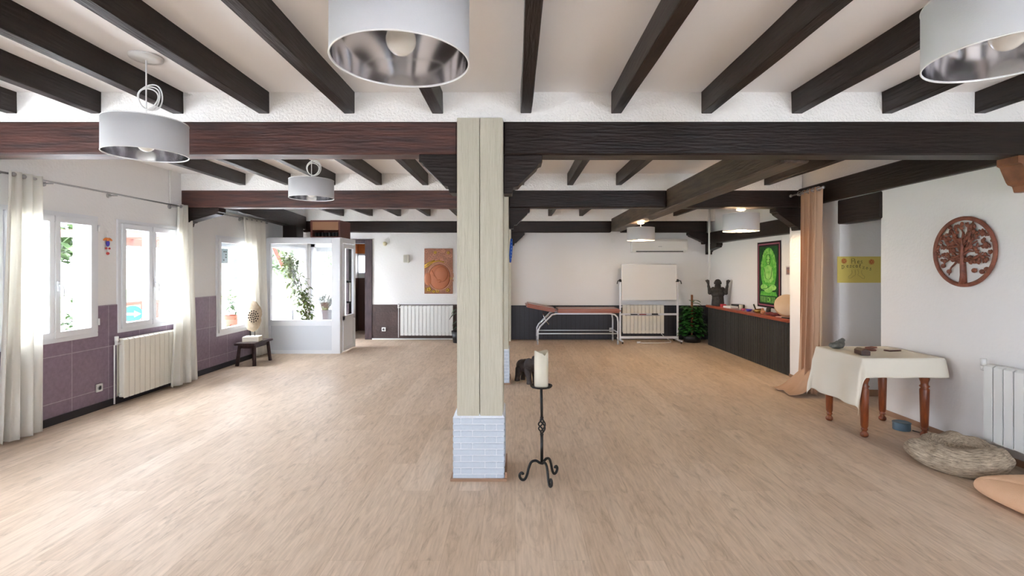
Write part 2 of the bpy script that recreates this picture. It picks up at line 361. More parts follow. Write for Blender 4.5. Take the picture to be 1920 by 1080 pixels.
# ------------------------------------------------------------------ windows on the left wall
def ring(bm, y0, y1, z0, z1, wd, x0, x1):
    box(bm, x0, x1, y0, y1, z0, z0+wd, .004); box(bm, x0, x1, y0, y1, z1-wd, z1, .004)
    box(bm, x0, x1, y0, y0+wd, z0+wd, z1-wd, .004); box(bm, x0, x1, y1-wd, y1, z0+wd, z1-wd, .004)
def window_left(n, y0, y1, z0, z1, sashes=2, handle=True):
    e = bpy.data.objects.new('window_%d' % n, None); C.objects.link(e); e['kind'] = 'structure'
    bm = bmesh.new(); ring(bm, y0, y1, z0, z1, .045, LX-.07, LX+.02); obj('window_frame', bm, PVC, e)
    obj('window_sill', bx(LX-.25, LX-.07, y0-.01, y1+.01, z0-.03, z0), PVC, e)
    wd = (y1-y0-.09)/sashes
    for i in range(sashes):
        a = y0+.045+i*wd; b_ = a+wd
        bm = bmesh.new(); ring(bm, a+.002, b_-.002, z0+.045, z1-.045, .06, LX-.05, LX+.035)
        s = obj('sash', bm, PVC, e)
        obj('pane', bx(LX-.012, LX-.006, a+.06, b_-.06, z0+.1, z1-.1), GLASS, s)
    if handle:
        ym = y0+.045+wd*(1 if sashes > 1 else .1)
        bm = bmesh.new(); box(bm, LX+.035, LX+.05, ym+.012, ym+.042, z0+.5, z0+.6, .004)
        tube(bm, [(LX+.05, ym+.027, z0+.56), (LX+.08, ym+.027, z0+.56), (LX+.088, ym+.03, z0+.53), (LX+.085, ym+.035, z0+.45)], .009)
        obj('window_handle', bm, PVC, e, True)
        bm = bmesh.new()
        for zz in (z0+.12, z1-.16): cyl(bm, (LX+.03, y1-.005, zz), (LX+.03, y1-.005, zz+.07), .009)
        obj('hinge', bm, WHITEPL, e, True)
    return e
window_left(1, 4.28, 5.307, .79, 2.07)
window_left(2, 5.57, 6.6, .79, 2.07)
w3 = window_left(3, 7.41, 8.45, .5, 2.02, 1, False)
obj('roller_box', bx(LX-.2, LX-.06, 7.45, 8.41, 1.86, 1.965), GREYB, w3)
window_left(5, 1.7, 3.3, .79, 2.07)
w4 = window_left(4, 8.98, 10.6, .1, 2.02, 1, False)
for k, (a, b_, u, v) in enumerate(RH):  # unseen rear windows, sized for the fill light they let in
    e = bpy.data.objects.new('window_%d' % (8+k), None); C.objects.link(e); e['kind'] = 'structure'
    bm = bmesh.new()
    for p, q in ((a, a+.06), (b_-.06, b_), ((a+b_)/2-.03, (a+b_)/2+.03)): box(bm, p, q, YR-.1, YR-.02, u, v)
    box(bm, a, b_, YR-.1, YR-.02, u, u+.06); box(bm, a, b_, YR-.1, YR-.02, v-.06, v); obj('window_frame', bm, PVC, e)
    obj('pane', bx(a+.03, b_-.03, YR-.06, YR-.054, u+.03, v-.03), GLASS, e)

# glazed entrance door in the back wall
d1 = bpy.data.objects.new('door_1', None); C.objects.link(d1); d1['kind'] = 'structure'
bm = bmesh.new(); x0, x1 = -4.42, -3.78
for p, q in ((x0, x0+.09), (x1-.07, x1)): box(bm, p, q, YB+.02, YB+.1, .1, 2.06, .004)
box(bm, x0, x1, YB+.02, YB+.1, .1, .3, .004); box(bm, x0, x1, YB+.02, YB+.1, 1.99, 2.06, .004); obj('door_frame', bm, PVC, d1)
obj('pane', bx(x0+.09, x1-.07, YB+.055, YB+.061, .3, 1.99), GLASS, d1)
obj('roller_box', bx(x0+.09, x1-.07, YB+.1, YB+.2, 1.89, 1.99), GREYB, d1)

# ------------------------------------------------------------------ vestibule
v = thing('entrance_vestibule', 'white glazed entrance vestibule box in the corner beside the tall cream curtain', 'vestibule', (0, 0, 0))
VX0, VX1, VY, VY2, VZ = LX+.03, -3.13, 8.86, 9.66, 2.07
bm = bmesh.new()
for p, q in ((VX0, VX0+.07), (VX1-.15, VX1)): box(bm, p, q, VY, VY+.08, 0, VZ, .006)
box(bm, VX0+.07, VX1-.15, VY, VY+.08, VZ-.1, VZ, .004); box(bm, VX0+.07, VX1-.15, VY, VY+.08, .50, .60, .004); box(bm, VX0+.07, VX1-.15, VY, VY+.08, 0, .06, .004)
obj('front_frame', bm, PVC, v)
obj('lower_panel', bx(VX0+.07, VX1-.15, VY+.02, VY+.05, .06, .50), mat('pale_grey_panel', (216, 220, 226), .35), v)
obj('front_pane', bx(VX0+.07, VX1-.15, VY+.035, VY+.041, .6, VZ-.1), GLASS, v, label='clear glass pane of the vestibule front')
bm = bmesh.new(); box(bm, VX1-.05, VX1, VY+.08, VY+.13, 0, VZ, .004); box(bm, VX1-.05, VX1, VY2, VY2+.06, 0, VZ, .004); box(bm, VX1-.05, VX1, VY+.13, VY2, VZ-.08, VZ, .004)
obj('side_frame', bm, PVC, v)
obj('roof_panel', bx(VX0, VX1, VY+.08, VY2+.06, VZ-.01, VZ+.015), PVC, v)
dr = obj('side_door', mk(lambda b: [box(b, VX1-.03, VX1+.015, VY+.14, VY2-.01, .02, .08, .004), box(b, VX1-.03, VX1+.015, VY+.14, VY2-.01, .58, .66, .004),
        box(b, VX1-.03, VX1+.015, VY+.14, VY2-.01, VZ-.17, VZ-.09, .004), box(b, VX1-.03, VX1+.015, VY+.14, VY+.22, .08, VZ-.17, .004),
        box(b, VX1-.03, VX1+.015, VY2-.09, VY2-.01, .08, VZ-.17, .004), box(b, VX1-.015, VX1, VY+.22, VY2-.09, .08, .58)]), PVC, v)
obj('door_pane', bx(VX1-.01, VX1-.004, VY+.22, VY2-.09, .66, VZ-.17), GLASS, dr)
bm = bmesh.new(); tube(bm, [(VX1+.015, VY+.3, 1.28), (VX1+.08, VY+.3, 1.28), (VX1+.08, VY+.3, .9), (VX1+.015, VY+.3, .9)], .014, 10)
obj('door_handle', bm, WHITEPL, dr, True)
for zz in (1.28, .9): obj('handle_mount', mk(cyl, (VX1+.015, VY+.3, zz), (VX1+.1, VY+.3, zz), .02), DARKPL, dr, label='black mount of the pull handle')

# ------------------------------------------------------------------ beams, joists, pillars
def beam(name, p0, p1, wd, z0, z1, m, label, group='main ceiling beams', bev=.012):
    """horizontal timber from p0 to p1, local X along it"""
    a = Vector((p0[0], p0[1], 0)); b_ = Vector((p1[0], p1[1], 0)); d = b_-a; L = d.length
    bm = bmesh.new(); box(bm, 0, L, -wd/2, wd/2, z0, z1)
    n = max(1, int(L/.25)); 
    es = [e for e in bm.edges if abs((e.verts[0].co-e.verts[1].co).x) > L*.9]
    bmesh.ops.subdivide_edges(bm, edges=es, cuts=n, use_grid_fill=True)
    for v_ in bm.verts:
        k = noise.noise(Vector((v_.co.x*1.7+p0[0]*9, v_.co.y*4, v_.co.z*3)))*.006
        v_.co.y += k; v_.co.z += k*.7 if v_.co.z < (z0+z1)/2 else 0
    es = [e for e in bm.edges if len(e.link_faces) == 2 and e.calc_face_angle(0) > 1.2]
    bmesh.ops.bevel(bm, geom=es, offset=bev, segments=1, affect='EDGES', clamp_overlap=True)
    o = obj(name, bm, m, loc=(a.x, a.y, 0), rot=(0, 0, math.atan2(d.y, d.x)))
    return tag(o, label, 'beam', group)
Y1, Y2_, Y3 = 3.60, 6.65, 10.47
beam('ceiling_beam', (LX, Y1+.09), (-.42, Y1+.09), .18, 2.34, 2.58, BEAMREDLIT, 'window lit reddish cross beam from the window wall to the near pillar')
beam('ceiling_beam', (-.084, Y1+.09), (RX, Y1+.09), .18, 2.335, 2.585, BEAM, 'near black cross beam from the near pillar to the tree carving wall')
beam('ceiling_beam', (LX, Y2_+.09), (-.42, Y2_+.09), .18, 2.335, 2.572, BEAMREDLIT, 'window lit reddish cross beam from the window wall to the second pillar')
beam('ceiling_beam', (-.084, Y2_+.09), (2.03, Y2_+.09), .18, 2.335, 2.572, BEAM, 'dark cross beam between the second pillar and the long lengthwise beam')
beam('ceiling_beam', (2.25, Y2_+.09), (RX, Y2_+.09), .18, 2.335, 2.572, BEAM, 'dark cross beam carrying the lit lamp near the tan curtain')
beam('ceiling_beam', (LX, Y3+.09), (-.42, Y3+.09), .18, 2.295, 2.536, BEAM, 'dark cross beam along the back wall over the carved relief panel')
beam('ceiling_beam', (-.084, Y3+.09), (2.03, Y3+.09), .18, 2.295, 2.536, BEAM, 'dark cross beam along the back wall over the massage table')
beam('ceiling_beam', (2.25, Y3+.09), (4.05, Y3+.09), .18, 2.295, 2.536, BEAM, 'dark cross beam along the back wall over the air conditioner')
beam('ceiling_beam', (2.14, Y1+.18), (2.14, Y3+.1), .22, 2.315, 2.585, BEAMWORNLIT, 'long dark lengthwise beam running back to the air conditioner wall')
beam('ceiling_beam', (3.825, Y1+.18), (3.825, Y2_), .07, 2.33, 2.58, BEAM, 'dark lengthwise beam along the tree carving wall')
beam('ceiling_beam', (3.89, 5.2), (3.89, 5.9), .12, 2.04, 2.325, BEAM, 'dark lintel over the passage opening beside the yellow card')
beam('ceiling_beam', (4.16, 6.97), (4.16, 10.7), .13, 2.05, 2.29, BEAM, 'dark lengthwise beam above the bar counter')
beam('ceiling_beam', (-4.08, 6.83), (-4.47, 10.42), .16, 2.34, 2.62, BEAM, 'slanting dark beam over the third window and the vestibule')
o = obj('timber_block', bx(-4.36, -4.1, 9.3, 9.6, 2.09, 2.335, .006), BEAM); tag(o, 'dark timber block behind the wooden box above the vestibule', 'timber')
# plaster between joists, over the cross beams
struct('wall_over_beam_near', bx(LX, RX, Y1, Y1+.16, 2.575, CEIL), ROUGHPL)
struct('wall_over_beam_middle', bx(LX, RX, Y2_, Y2_+.16, 2.565, CEIL), ROUGHPL)
struct('wall_over_beam_back', bx(LX, 4.22, Y3, Y3+.2, 2.53, CEIL), ROUGHPL)
JX = [-3.655, -3.045, -2.45, -1.825, -1.205, -.565, .08, .735, 1.39, 2.045, 2.70, 3.375]
JL = {0: 'sixth', 1: 'fifth', 2: 'fourth', 3: 'third', 4: 'second', 5: 'first', 6: 'first', 7: 'second', 8: 'third', 9: 'fourth', 10: 'fifth', 11: 'sixth'}
proto = None
for bay, (ya, yb, word, skip) in enumerate([(YR+.02, Y1+.01, 'nearest', ()), (Y1+.16, Y2_+.01, 'middle', (9,)), (Y2_+.16, Y3+.01, 'back', (9,))]):
    for i, x in enumerate(JX):
        if i in skip: continue
        side = 'window side' if i < 6 else 'bar side'
        m = BEAM
        beam('ceiling_joist', (x, ya), (x, yb), .078, 2.635, CEIL+.005, m,
             '%s slim dark joist from the pillars towards the %s, %s bay' % (JL[i], side, word), 'slim ceiling joists', .004)

def corbel(x, s, y, zt, ext=.28, h=.28, m=None, label='', along='X', d=.17):
    P = [(0, 0), (ext, 0), (ext, -.055), (ext-.03, -.06), (ext-.035, -.085), (.12, -h+.075), (.105, -h+.055), (.065, -h+.05), (.06, -h), (0, -h)]
    bm = bmesh.new(); prism(bm, [(s*a, b_) for a, b_ in P], -d/2, d/2, 'XZ' if along == 'X' else 'YZ')
    es = bm.edges[:]; bmesh.ops.bevel(bm, geom=es, offset=.004, segments=1, affect='EDGES', clamp_overlap=True)
    o = obj('beam_bracket', bm, m or BEAM, loc=(x, y, zt)); return tag(o, label, 'bracket', 'carved timber brackets under the beams')
corbel(-.083, 1, Y1+.09, 2.335, label='stepped dark bracket on the near pillar, massage table side')
corbel(-.421, -1, Y1+.09, 2.34, label='stepped dark bracket on the near pillar, window side')
corbel(-.083, 1, Y2_+.09, 2.335, label='stepped dark bracket on the second pillar, massage table side')
corbel(-.421, -1, Y2_+.09, 2.335, label='stepped dark bracket on the second pillar, window side')
corbel(-.083, 1, Y3+.09, 2.295, label='stepped dark bracket on the back wall at the middle of the room')
corbel(LX, 1, Y2_+.09, 2.335, ext=.5, h=.25, label='bluish dark bracket on the window wall above the second curtain')
corbel(4.05, -1, Y3+.09, 2.295, ext=.38, h=.25, label='stepped dark bracket beside the air conditioner')
corbel(RX+.01, -1, Y2_+.09, 2.335, ext=.36, h=.30, label='stepped dark bracket on the wall behind the tan curtain')
corbel(RX, -1, Y1+.09, 2.335, ext=.19, h=.25, m=CORBELLIGHT, label='light brown bracket on the tree carving wall')
corbel(4.16, -1, 10.69, 2.05, ext=.6, h=.22, along='Y', d=.13, label='dark bracket at the back end of the bar beam')

def pillar(y, label, z_top):
    t = thing('support_pillar', label, 'pillar', (-.26, y, 0))
    hw = .1855; dep = .36
    bm = bmesh.new(); rows = 10; zt = .445; rh = zt/rows
    for r in range(rows):
        z0 = r*rh+.004; z1 = (r+1)*rh-.004
        # front and back
        cuts = [0, .155, .38, 1] if r % 2 else [0, .62, .84, 1]
        for yy0, yy1 in ((0, .012), (dep-.012, dep)):
            for a, b_ in zip(cuts, cuts[1:]):
                box(bm, -hw+a*2*hw+.003, -hw+b_*2*hw-.003, yy0, yy1, z0, z1, .003)
        for xx0, xx1 in ((-hw, -hw+.012), (hw-.012, hw)):
            for a, b_ in zip(cuts, cuts[1:]):
                box(bm, xx0, xx1, .012+a*(dep-.024)+.003, .012+b_*(dep-.024)-.003, z0, z1, .003)
    br = obj('brick_base', bm, BRICKW, t)
    obj('mortar_core', bx(-hw+.007, hw-.007, .007, dep-.007, 0, zt), MORTAR, t)
    bm = bmesh.new(); P = [(-hw, zt), (hw, zt), (.165, zt+.035), (-.165, zt+.035)]
    vs = [bm.verts.new(c) for c in [(-hw, 0, zt), (hw, 0, zt), (hw, dep, zt), (-hw, dep, zt), (-.16, .012, zt+.03), (.168, .012, zt+.03), (.168, dep-.012, zt+.03), (-.16, dep-.012, zt+.03)]]
    for f in ((0, 1, 5, 4), (1, 2, 6, 5), (2, 3, 7, 6), (3, 0, 4, 7), (4, 5, 6, 7), (3, 2, 1, 0)): bm.faces.new([vs[i] for i in f])
    obj('brick_cap', bm, MORTAR, t)
    for a, b_ in ((-.155, .005), (.009, .17)):
        obj('front_board', bx(a, b_, .006, .06, zt-.002, z_top, .003), CREAMBOARD, t)
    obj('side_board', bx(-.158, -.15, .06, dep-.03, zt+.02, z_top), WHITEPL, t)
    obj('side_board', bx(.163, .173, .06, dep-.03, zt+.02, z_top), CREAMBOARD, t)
    obj('pillar_core', bx(-.15, .163, .06, dep-.03, zt+.02, z_top), STEM, t)
    bm = bmesh.new(); box(bm, -hw-.015, hw+.015, -.016, -.001, 0, .018); box(bm, hw+.001, hw+.014, 0, dep, 0, .06); box(bm, -hw-.014, -hw-.001, 0, dep, 0, .02)
    obj('floor_trim', bm, BLUETRIM, t)
    return t
pillar(3.53, 'cream boarded pillar on white brick base, the one nearest the candle stand', 2.585)
pillar(6.50, 'cream boarded pillar on white brick base behind the near one, by the elephant', 2.58)
bm = bmesh.new(); box(bm, -.418, -.088, 10.42, 10.69, 0, 2.53); o = obj('support_pillar', bm, CREAMBOARD); tag(o, 'plain pillar against the back wall hidden behind the nearer pillars', 'pillar')

# ------------------------------------------------------------------ lamps
BULB = mat('unlit_bulb_glass', (236, 234, 226), .2)
BULBON = mat('lit_bulb', (255, 214, 150), .3, emit=14, ecol=(255, 206, 140))
def lamp(x, y, zb, R, H, label, ztop=CEIL, lit=False, coil=True, tilt=(0, 0)):
    t = thing('pendant_lamp', label, 'lamp', (x, y, zb), 0, 'white drum pendant lamps')
    bm = bmesh.new(); lathe(bm, [(R, 0), (R, H), (R-.003, H), (R-.003, 0), (R, 0)], seg=72, cap=False)
    obj('lamp_shade', bm, SHADE, t, True).data
    bm = bmesh.new(); lathe(bm, [(R-.0042, .004), (R-.0042, H-.004)], seg=72, cap=False); obj('shade_lining', bm, SILVER, t, True, label='mirror-like silver lining of the shade')
    bm = bmesh.new()
    for zz in (.0, H): tube(bm, [((R-.001)*math.cos(a*2*PI/72), (R-.001)*math.sin(a*2*PI/72), zz) for a in range(72)], .003, 6, True)
    for k in range(3):
        a = k*2*PI/3+.5; tube(bm, [(.02*math.cos(a), .02*math.sin(a), H-.02), ((R-.004)*math.cos(a), (R-.004)*math.sin(a), H-.02)], .0022, 6)
    tube(bm, [(.022*math.cos(a*2*PI/16), .022*math.sin(a*2*PI/16), H-.02) for a in range(16)], .003, 6, True)
    obj('shade_frame', bm, WHITEPL, t, True)
    bm = bmesh.new(); cyl(bm, (0, 0, H-.08), (0, 0, H-.0), .02); obj('socket', bm, WHITEPL, t, True)
    bm = bmesh.new(); sph(bm, (0, 0, H-.13), .048, u=24, v=16); obj('bulb', bm, BULBON if lit else BULB, t, True)
    top = ztop-zb
    bm = bmesh.new(); cyl(bm, (0, 0, H), (0, 0, top-.02), .004, seg=8)
    if coil:
        import random as rr
        for k in range(3):
            pts = []
            for a in range(33):
                th = a*2*PI/32; r_ = .062+.008*k
                pts.append((r_*math.sin(th)*.95+.02, .012*k-.01+.01*math.sin(th*2+k), top-.26+.01*k+r_*math.cos(th)))
            tube(bm, pts, .0042, 6)
    obj('cord', bm, WHITEPL, t, True)
    bm = bmesh.new(); lathe(bm, [(.0, -.028), (.035, -.028), (.06, -.018), (.062, -.0)] if lit else [(.0, -.022), (.05, -.022), (.088, -.016), (.09, 0)], (0, 0, top), 32); obj('ceiling_rose', bm, WHITEPL, t, True)
    if lit:
        d = bpy.data.lights.new('bulb_light', 'POINT'); d.energy = 7; d.color = (1, .74, .45); d.shadow_soft_size = .05
        o = bpy.data.objects.new('bulb_light', d); C.objects.link(o); o.location = (0, 0, H-.2); o.parent = t
    return t
lamp(-2.232, 3.0, 2.197, .218, .195, 'white drum lamp with coiled cord in front of the beam, window side')
lamp(-.366, 1.59, 2.166, .218, .2, 'large looking white drum lamp overhead beside the near pillar, cut by the picture top')
lamp(1.575, 1.585, 2.18, .218, .2, 'white drum lamp overhead on the bar side, cut by the picture corner')
lamp(-2.09, 5.09, 2.235, .218, .185, 'small looking white drum lamp hanging in the middle bay, window side')
lamp(2.165, 8.55, 2.01, .233, .215, 'lit white drum lamp close under the lengthwise beam before the air conditioner', 2.315, True, False)
lamp(3.085, 6.78, 2.03, .232, .235, 'lit white drum lamp close under the beam by the bar', 2.335, True, False)

# ------------------------------------------------------------------ curtains and rods
def rod(x, y0, y1, z, label, caps=(1, 1), brk=()):
    t = thing('curtain_rod', label, 'curtain rod', (x, y0, z), 0, 'steel curtain rods')
    bm = bmesh.new(); cyl(bm, (0, 0, 0), (0, y1-y0, 0), .009); obj('rod', bm, STEEL, t, True)
    for k, yy in ((0, 0), (1, y1-y0)):
        if caps[k]:
            bm = bmesh.new(); sph(bm, (0, yy, 0), .02); obj('end_cap', bm, STEEL, t, True)
    for yy in brk:
        bm = bmesh.new(); s = -1 if x < 0 else 1
        wx = (LX if x < 0 else 3.79)-x
        cyl(bm, (wx, yy-y0, -.012), (0, yy-y0, -.012), .007); cyl(bm, (wx, yy-y0, -.012), (wx-.012*s, yy-y0, -.012), .028); obj('bracket', bm, STEEL, t, True)
    return t
rod(LX+.1, 2.2, 4.33, 2.335, 'steel curtain rod ending above the nearest cream curtain', (0, 1), (2.5, 4.22))
rod(LX+.1, 4.42, 6.5, 2.33, 'long steel curtain rod above the first two windows', (1, 1), (4.7, 5.46, 6.42))
rod(LX+.1, 7.05, 8.75, 2.33, 'steel curtain rod above the third window', (0, 1), (7.2, 8.05, 8.7))
rod(3.64, 5.86, 6.55, 2.475, 'short rod holding the tan curtain', (1, 1), (6.4,))

def sheet(name, top, bot, zt, zb, n, amp_t, amp_b, m, label, ph=0, nrm=(1, 0), nu=150, nv=24, hem=.0, rings=0, grp=None, sag=0):
    bm = bmesh.new(); G = []
    for j in range(nv+1):
        t = j/nv; row = []
        tt = t**1.3
        for i in range(nu+1):
            s = i/nu
            x = top[0]+(top[2]-top[0])*s; y = top[1]+(top[3]-top[1])*s
            xb = bot[0]+(bot[2]-bot[0])*s; yb = bot[1]+(bot[3]-bot[1])*s
            X = x+(xb-x)*tt; Y = y+(yb-y)*tt
            a = amp_t+(amp_b-amp_t)*t
            wv = math.sin(2*PI*n*s+ph+.7*math.sin(3*s+t*1.2))+.35*math.sin(2*PI*n*2.3*s+1.3+ph+t)*(.4+.6*t)
            X += nrm[0]*a*wv; Y += nrm[1]*a*wv
            Y += (1-abs(nrm[1]))*.25*a*math.sin(4*PI*n*s)
            z = zt+(zb-zt)*t + hem*t*math.sin(s*PI*1.7)
            row.append(bm.verts.new((X, Y, z)))
        G.append(row)
    for j in range(nv):
        for i in range(nu): bm.faces.new((G[j][i], G[j][i+1], G[j+1][i+1], G[j+1][i]))
    o = obj(name, bm, m, smooth=True); tag(o, label, 'curtain', grp)
    s = o.modifiers.new('Solidify', 'SOLIDIFY'); s.thickness = .004
    return o
G_ = 'long cream curtains at the windows'
sheet('curtain', (LX+.1, 4.27, LX+.1, 4.57), (LX+.13, 4.16, LX+.15, 4.50), 2.36, .03, 3.2, .028, .05, CURT, 'cream curtain at the first window, nearest the camera', .6, grp=G_)
sheet('curtain', (LX+.1, 6.44, LX+.1, 6.7), (LX+.2, 6.17, LX+.19, 6.66), 2.36, .03, 3.1, .022, .035, CURT, 'cream curtain overlapping the first radiator and the second window', 1.4, grp=G_)
sheet('curtain', (LX+.1, 7.98, LX+.1, 8.64), (LX+.08, 8.34, LX+.08, 8.78), 2.36, .03, 4.3, .028, .035, CURT, 'cream curtain behind the carved oval sculpture', .2, grp=G_)
tc_ = sheet('curtain', (3.66, 5.95, 3.69, 6.36), (3.60, 5.90, 3.66, 6.40), 2.5, .012, 3.3, .045, .06, TAN, 'tan curtain hanging from ceiling height beside the passage opening', 2.2)
bm = bmesh.new(); G = []
for j in range(15):
    t = j/14; row = []
    for i in range(31):
        s = i/30
        row.append(bm.verts.new((3.62-.36*t+.02*math.sin(s*9+t*3), 5.83+.42*s+.015*math.sin(t*6), .26*(1-t)**2+.012+.018*abs(math.sin(s*10+t*2)))))
    G.append(row)
for j in range(14):
    for i in range(30): bm.faces.new((G[j][i], G[j][i+1], G[j+1][i+1], G[j+1][i]))
o = obj('trailing_hem', bm, TAN, tc_, True); o.modifiers.new('Solidify', 'SOLIDIFY').thickness = .004
bm = bmesh.new()
for k in range(5): 
    tube(bm, [(3.64+.026*math.cos(a*PI/8), 5.95+k*.1, 2.475+.026*math.sin(a*PI/8)) for a in range(16)], .005, 6, True)
obj('eyelet_ring', bm, STEEL, tc_, True)

# ------------------------------------------------------------------ radiators
def radiator(label, loc, rotz, n, h, m, z0, valve_side=-1):
    """front faces local -Y; sections along +X"""
    t = thing('radiator', label, 'radiator', loc, rotz, 'ribbed white wall radiators')
    bm = bmesh.new(); W = .08
    box(bm, .003, W-.003, -.085, -.077, z0, z0+h-.012, .003)
    box(bm, .012, W-.012, -.077, -.02, z0+.01, z0+h-.02, .003)
    prism(bm, [(-.083, z0+h-.014), (-.06, z0+h), (-.0, z0+h), (.0, z0+h-.03), (-.077, z0+h-.05)], .006, W-.006, 'YZ')
    box(bm, .003, W-.003, -.006, 0, z0+.02, z0+h-.02, .002)
    s0 = obj('section', bm, m, t)
    for k in range(1, n): instance(s0, t, (k*W, 0, 0))
    bm = bmesh.new(); cyl(bm, (-.0, -.04, z0+.04), (n*W, -.04, z0+.04), .02); cyl(bm, (0, -.04, z0+h-.045), (n*W, -.04, z0+h-.045), .02); obj('manifold', bm, m, t, True)
    bm = bmesh.new(); xx = -.0 if valve_side < 0 else n*W; s = valve_side
    cyl(bm, (xx, -.04, z0+h-.045), (xx+s*.05, -.04, z0+h-.045), .012); cyl(bm, (xx+s*.05, -.04, z0+h-.06), (xx+s*.05, -.04, z0+h-.02), .014)
    cyl(bm, (xx+s*.045, -.04, z0+h-.02), (xx+s*.045, -.04, z0+h+.035), .02)
    obj('valve', bm, WHITEPL, t, True)
    bm = bmesh.new(); cyl(bm, (xx+s*.05, -.02, 0 if z0 > .12 else z0-.05), (xx+s*.05, -.02, z0+h-.06), .008); obj('pipe', bm, WHITEPL, t, True)
    bm = bmesh.new()
    for fx in (.2, .8): box(bm, n*W*fx-.01, n*W*fx+.01, -.03, .038, z0+h-.1, z0+h-.08)
    obj('wall_bracket', bm, WHITEPL, t)
    return t
radiator('cream ribbed radiator under the second window beside the cream curtain', (LX+.04, 5.52, 0), PI/2, 14, .66, RAD, .07)
radiator('white ribbed radiator on brown tiles below the carved relief panel', (-2.45, YB-.05, 0), 0, 14, .64, RADW, .10)
radiator('cream ribbed radiator behind the whiteboard stand', (2.29, YB-.06, 0), 0, 11, .61, RAD, .145)
radiator('cream ribbed radiator on the tree carving wall behind the grey pet bed', (RX-.04, 3.95, 0), -PI/2, 14, .6, RADW, .15)

# ------------------------------------------------------------------ small wall things
def plate(label, loc, rotz, w_=.085, cat='socket', name='wall_socket', hole=True, grp=None):
    t = thing(name, label, cat, loc, rotz, grp)
    obj('cover_plate', bx(-w_/2, w_/2, -.012, 0, -w_/2, w_/2, .004), WHITEPL, t)
    if hole:
        bm = bmesh.new(); lathe(bm, [(.026, 0), (.026, .006), (.022, .007), (.021, -.003), (0, -.003)], seg=24); o = obj('outlet_well', bm, mat('socket_grey', (196, 196, 198), .5), t, True, loc=(0, -.012, 0), rot=(PI/2, 0, 0))
        bm = bmesh.new()
        for s in (-1, 1): cyl(bm, (s*.0095, 0, -.004), (s*.0095, 0, .001), .003)
        obj('pin_hole', bm, DARKPL, o)
    return t
plate('white wall socket on purple grey tiles below the first window', (LX+.013, 5.32, .236), PI/2)
plate('white wall socket on the brown tiles by the doorway', (-2.83, YB-.015, .22), 0)
plate('white wall socket on the dark boards behind the massage table', (2.07, YB-.021, .21), 0, .09)
plate('blank white junction plate on the back wall above the massage table', (2.11, YB, 2.13), 0, .1, 'wall plate', 'junction_plate', False)
t = thing('wall_speaker', 'small square white wall box beside the carved relief panel', 'wall box', (-2.34, YB, 1.74))
obj('body', bx(-.06, .06, -.07, 0, -.085, .085, .01), mat('off_white_box', (214, 212, 200), .5), t); obj('front_grille', bx(-.05, .02, -.076, -.069, -.07, .07, .004), mat('warm_white_grille', (196, 194, 182), .6), t)
t = thing('motion_sensor', 'tiny cream motion sensor high on the wall by the doorway', 'sensor', (-2.8, YB, 2.06))
bm = bmesh.new(); sph(bm, (0, -.04, 0), (.045, .04, .045)); obj('sensor_body', bm, mat('cream_sensor', (226, 216, 184), .5), t, True); obj('mount', bx(.0, .09, -.012, 0, .02, .11, .004), WHITEPL, t)
t = thing('conduit', 'thin white vertical conduit beside the dark beam bracket by the bar', 'conduit', (4.09, 10.45, 1.1))
bm = bmesh.new(); cyl(bm, (0, 0, 0), (0, 0, CEIL-1.1), .022); obj('pipe', bm, WHITEPL, t, True)
t = thing('conduit', 'short white conduit on the window wall above the second curtain', 'conduit', (LX+.012, 6.42, 2.36))
bm = bmesh.new(); cyl(bm, (0, 0, 0), (0, 0, CEIL-2.36), .012); obj('pipe', bm, WHITEPL, t, True)

# air conditioner
t = thing('air_conditioner', 'long white split air conditioner high on the back wall', 'air conditioner', (3.07, YB, 1.87))
bm = bmesh.new(); prism(bm, [(0, 0), (-.12, 0), (-.18, .04), (-.2, .09), (-.2, .24), (-.17, .285), (0, .285)], -.585, .585, 'YZ')
bmesh.ops.bevel(bm, geom=bm.edges[:], offset=.008, segments=2, affect='EDGES'); obj('casing', bm, mat('ac_white', (232, 230, 224), .4), t)
obj('air_vent', bx(-.5, .5, -.165, -.13, .012, .035), DARKPL, t); obj('flap', bx(-.52, .52, -.195, -.15, .034, .042, .003), WHITEPL, t)
obj('brand_mark', bx(-.04, .04, -.202, -.199, .12, .127), mat('grey_print', (150, 150, 150), .5), t)

# wooden box on the vestibule
t = thing('wooden_box', 'open reddish wooden box standing on top of the vestibule', 'box', (-3.68, 9.05, 2.086), math.radians(-3))
obj('casing', mk(lambda b: [box(b, -.06, -.02, 0, .5, 0, .32, .004), box(b, .46, .49, 0, .5, 0, .32, .004), box(b, -.02, .46, 0, .5, .29, .32, .004), box(b, -.02, .46, 0, .5, 0, .025, .004), box(b, -.02, .46, .48, .5, .025, .29)]), mat('reddish_board', (104, 56, 46), .5), t)
obj('front_panel', bx(-.02, .46, .0, .015, .14, .29, .003), mat('light_brown_board', (170, 124, 92), .5), t, label='light brown front panel')
bm = bmesh.new()
for k in range(7): box(bm, .0+k*.065, .03+k*.065, .05, .3, .03, .1)
obj('folder', bm, DARKPL, t)

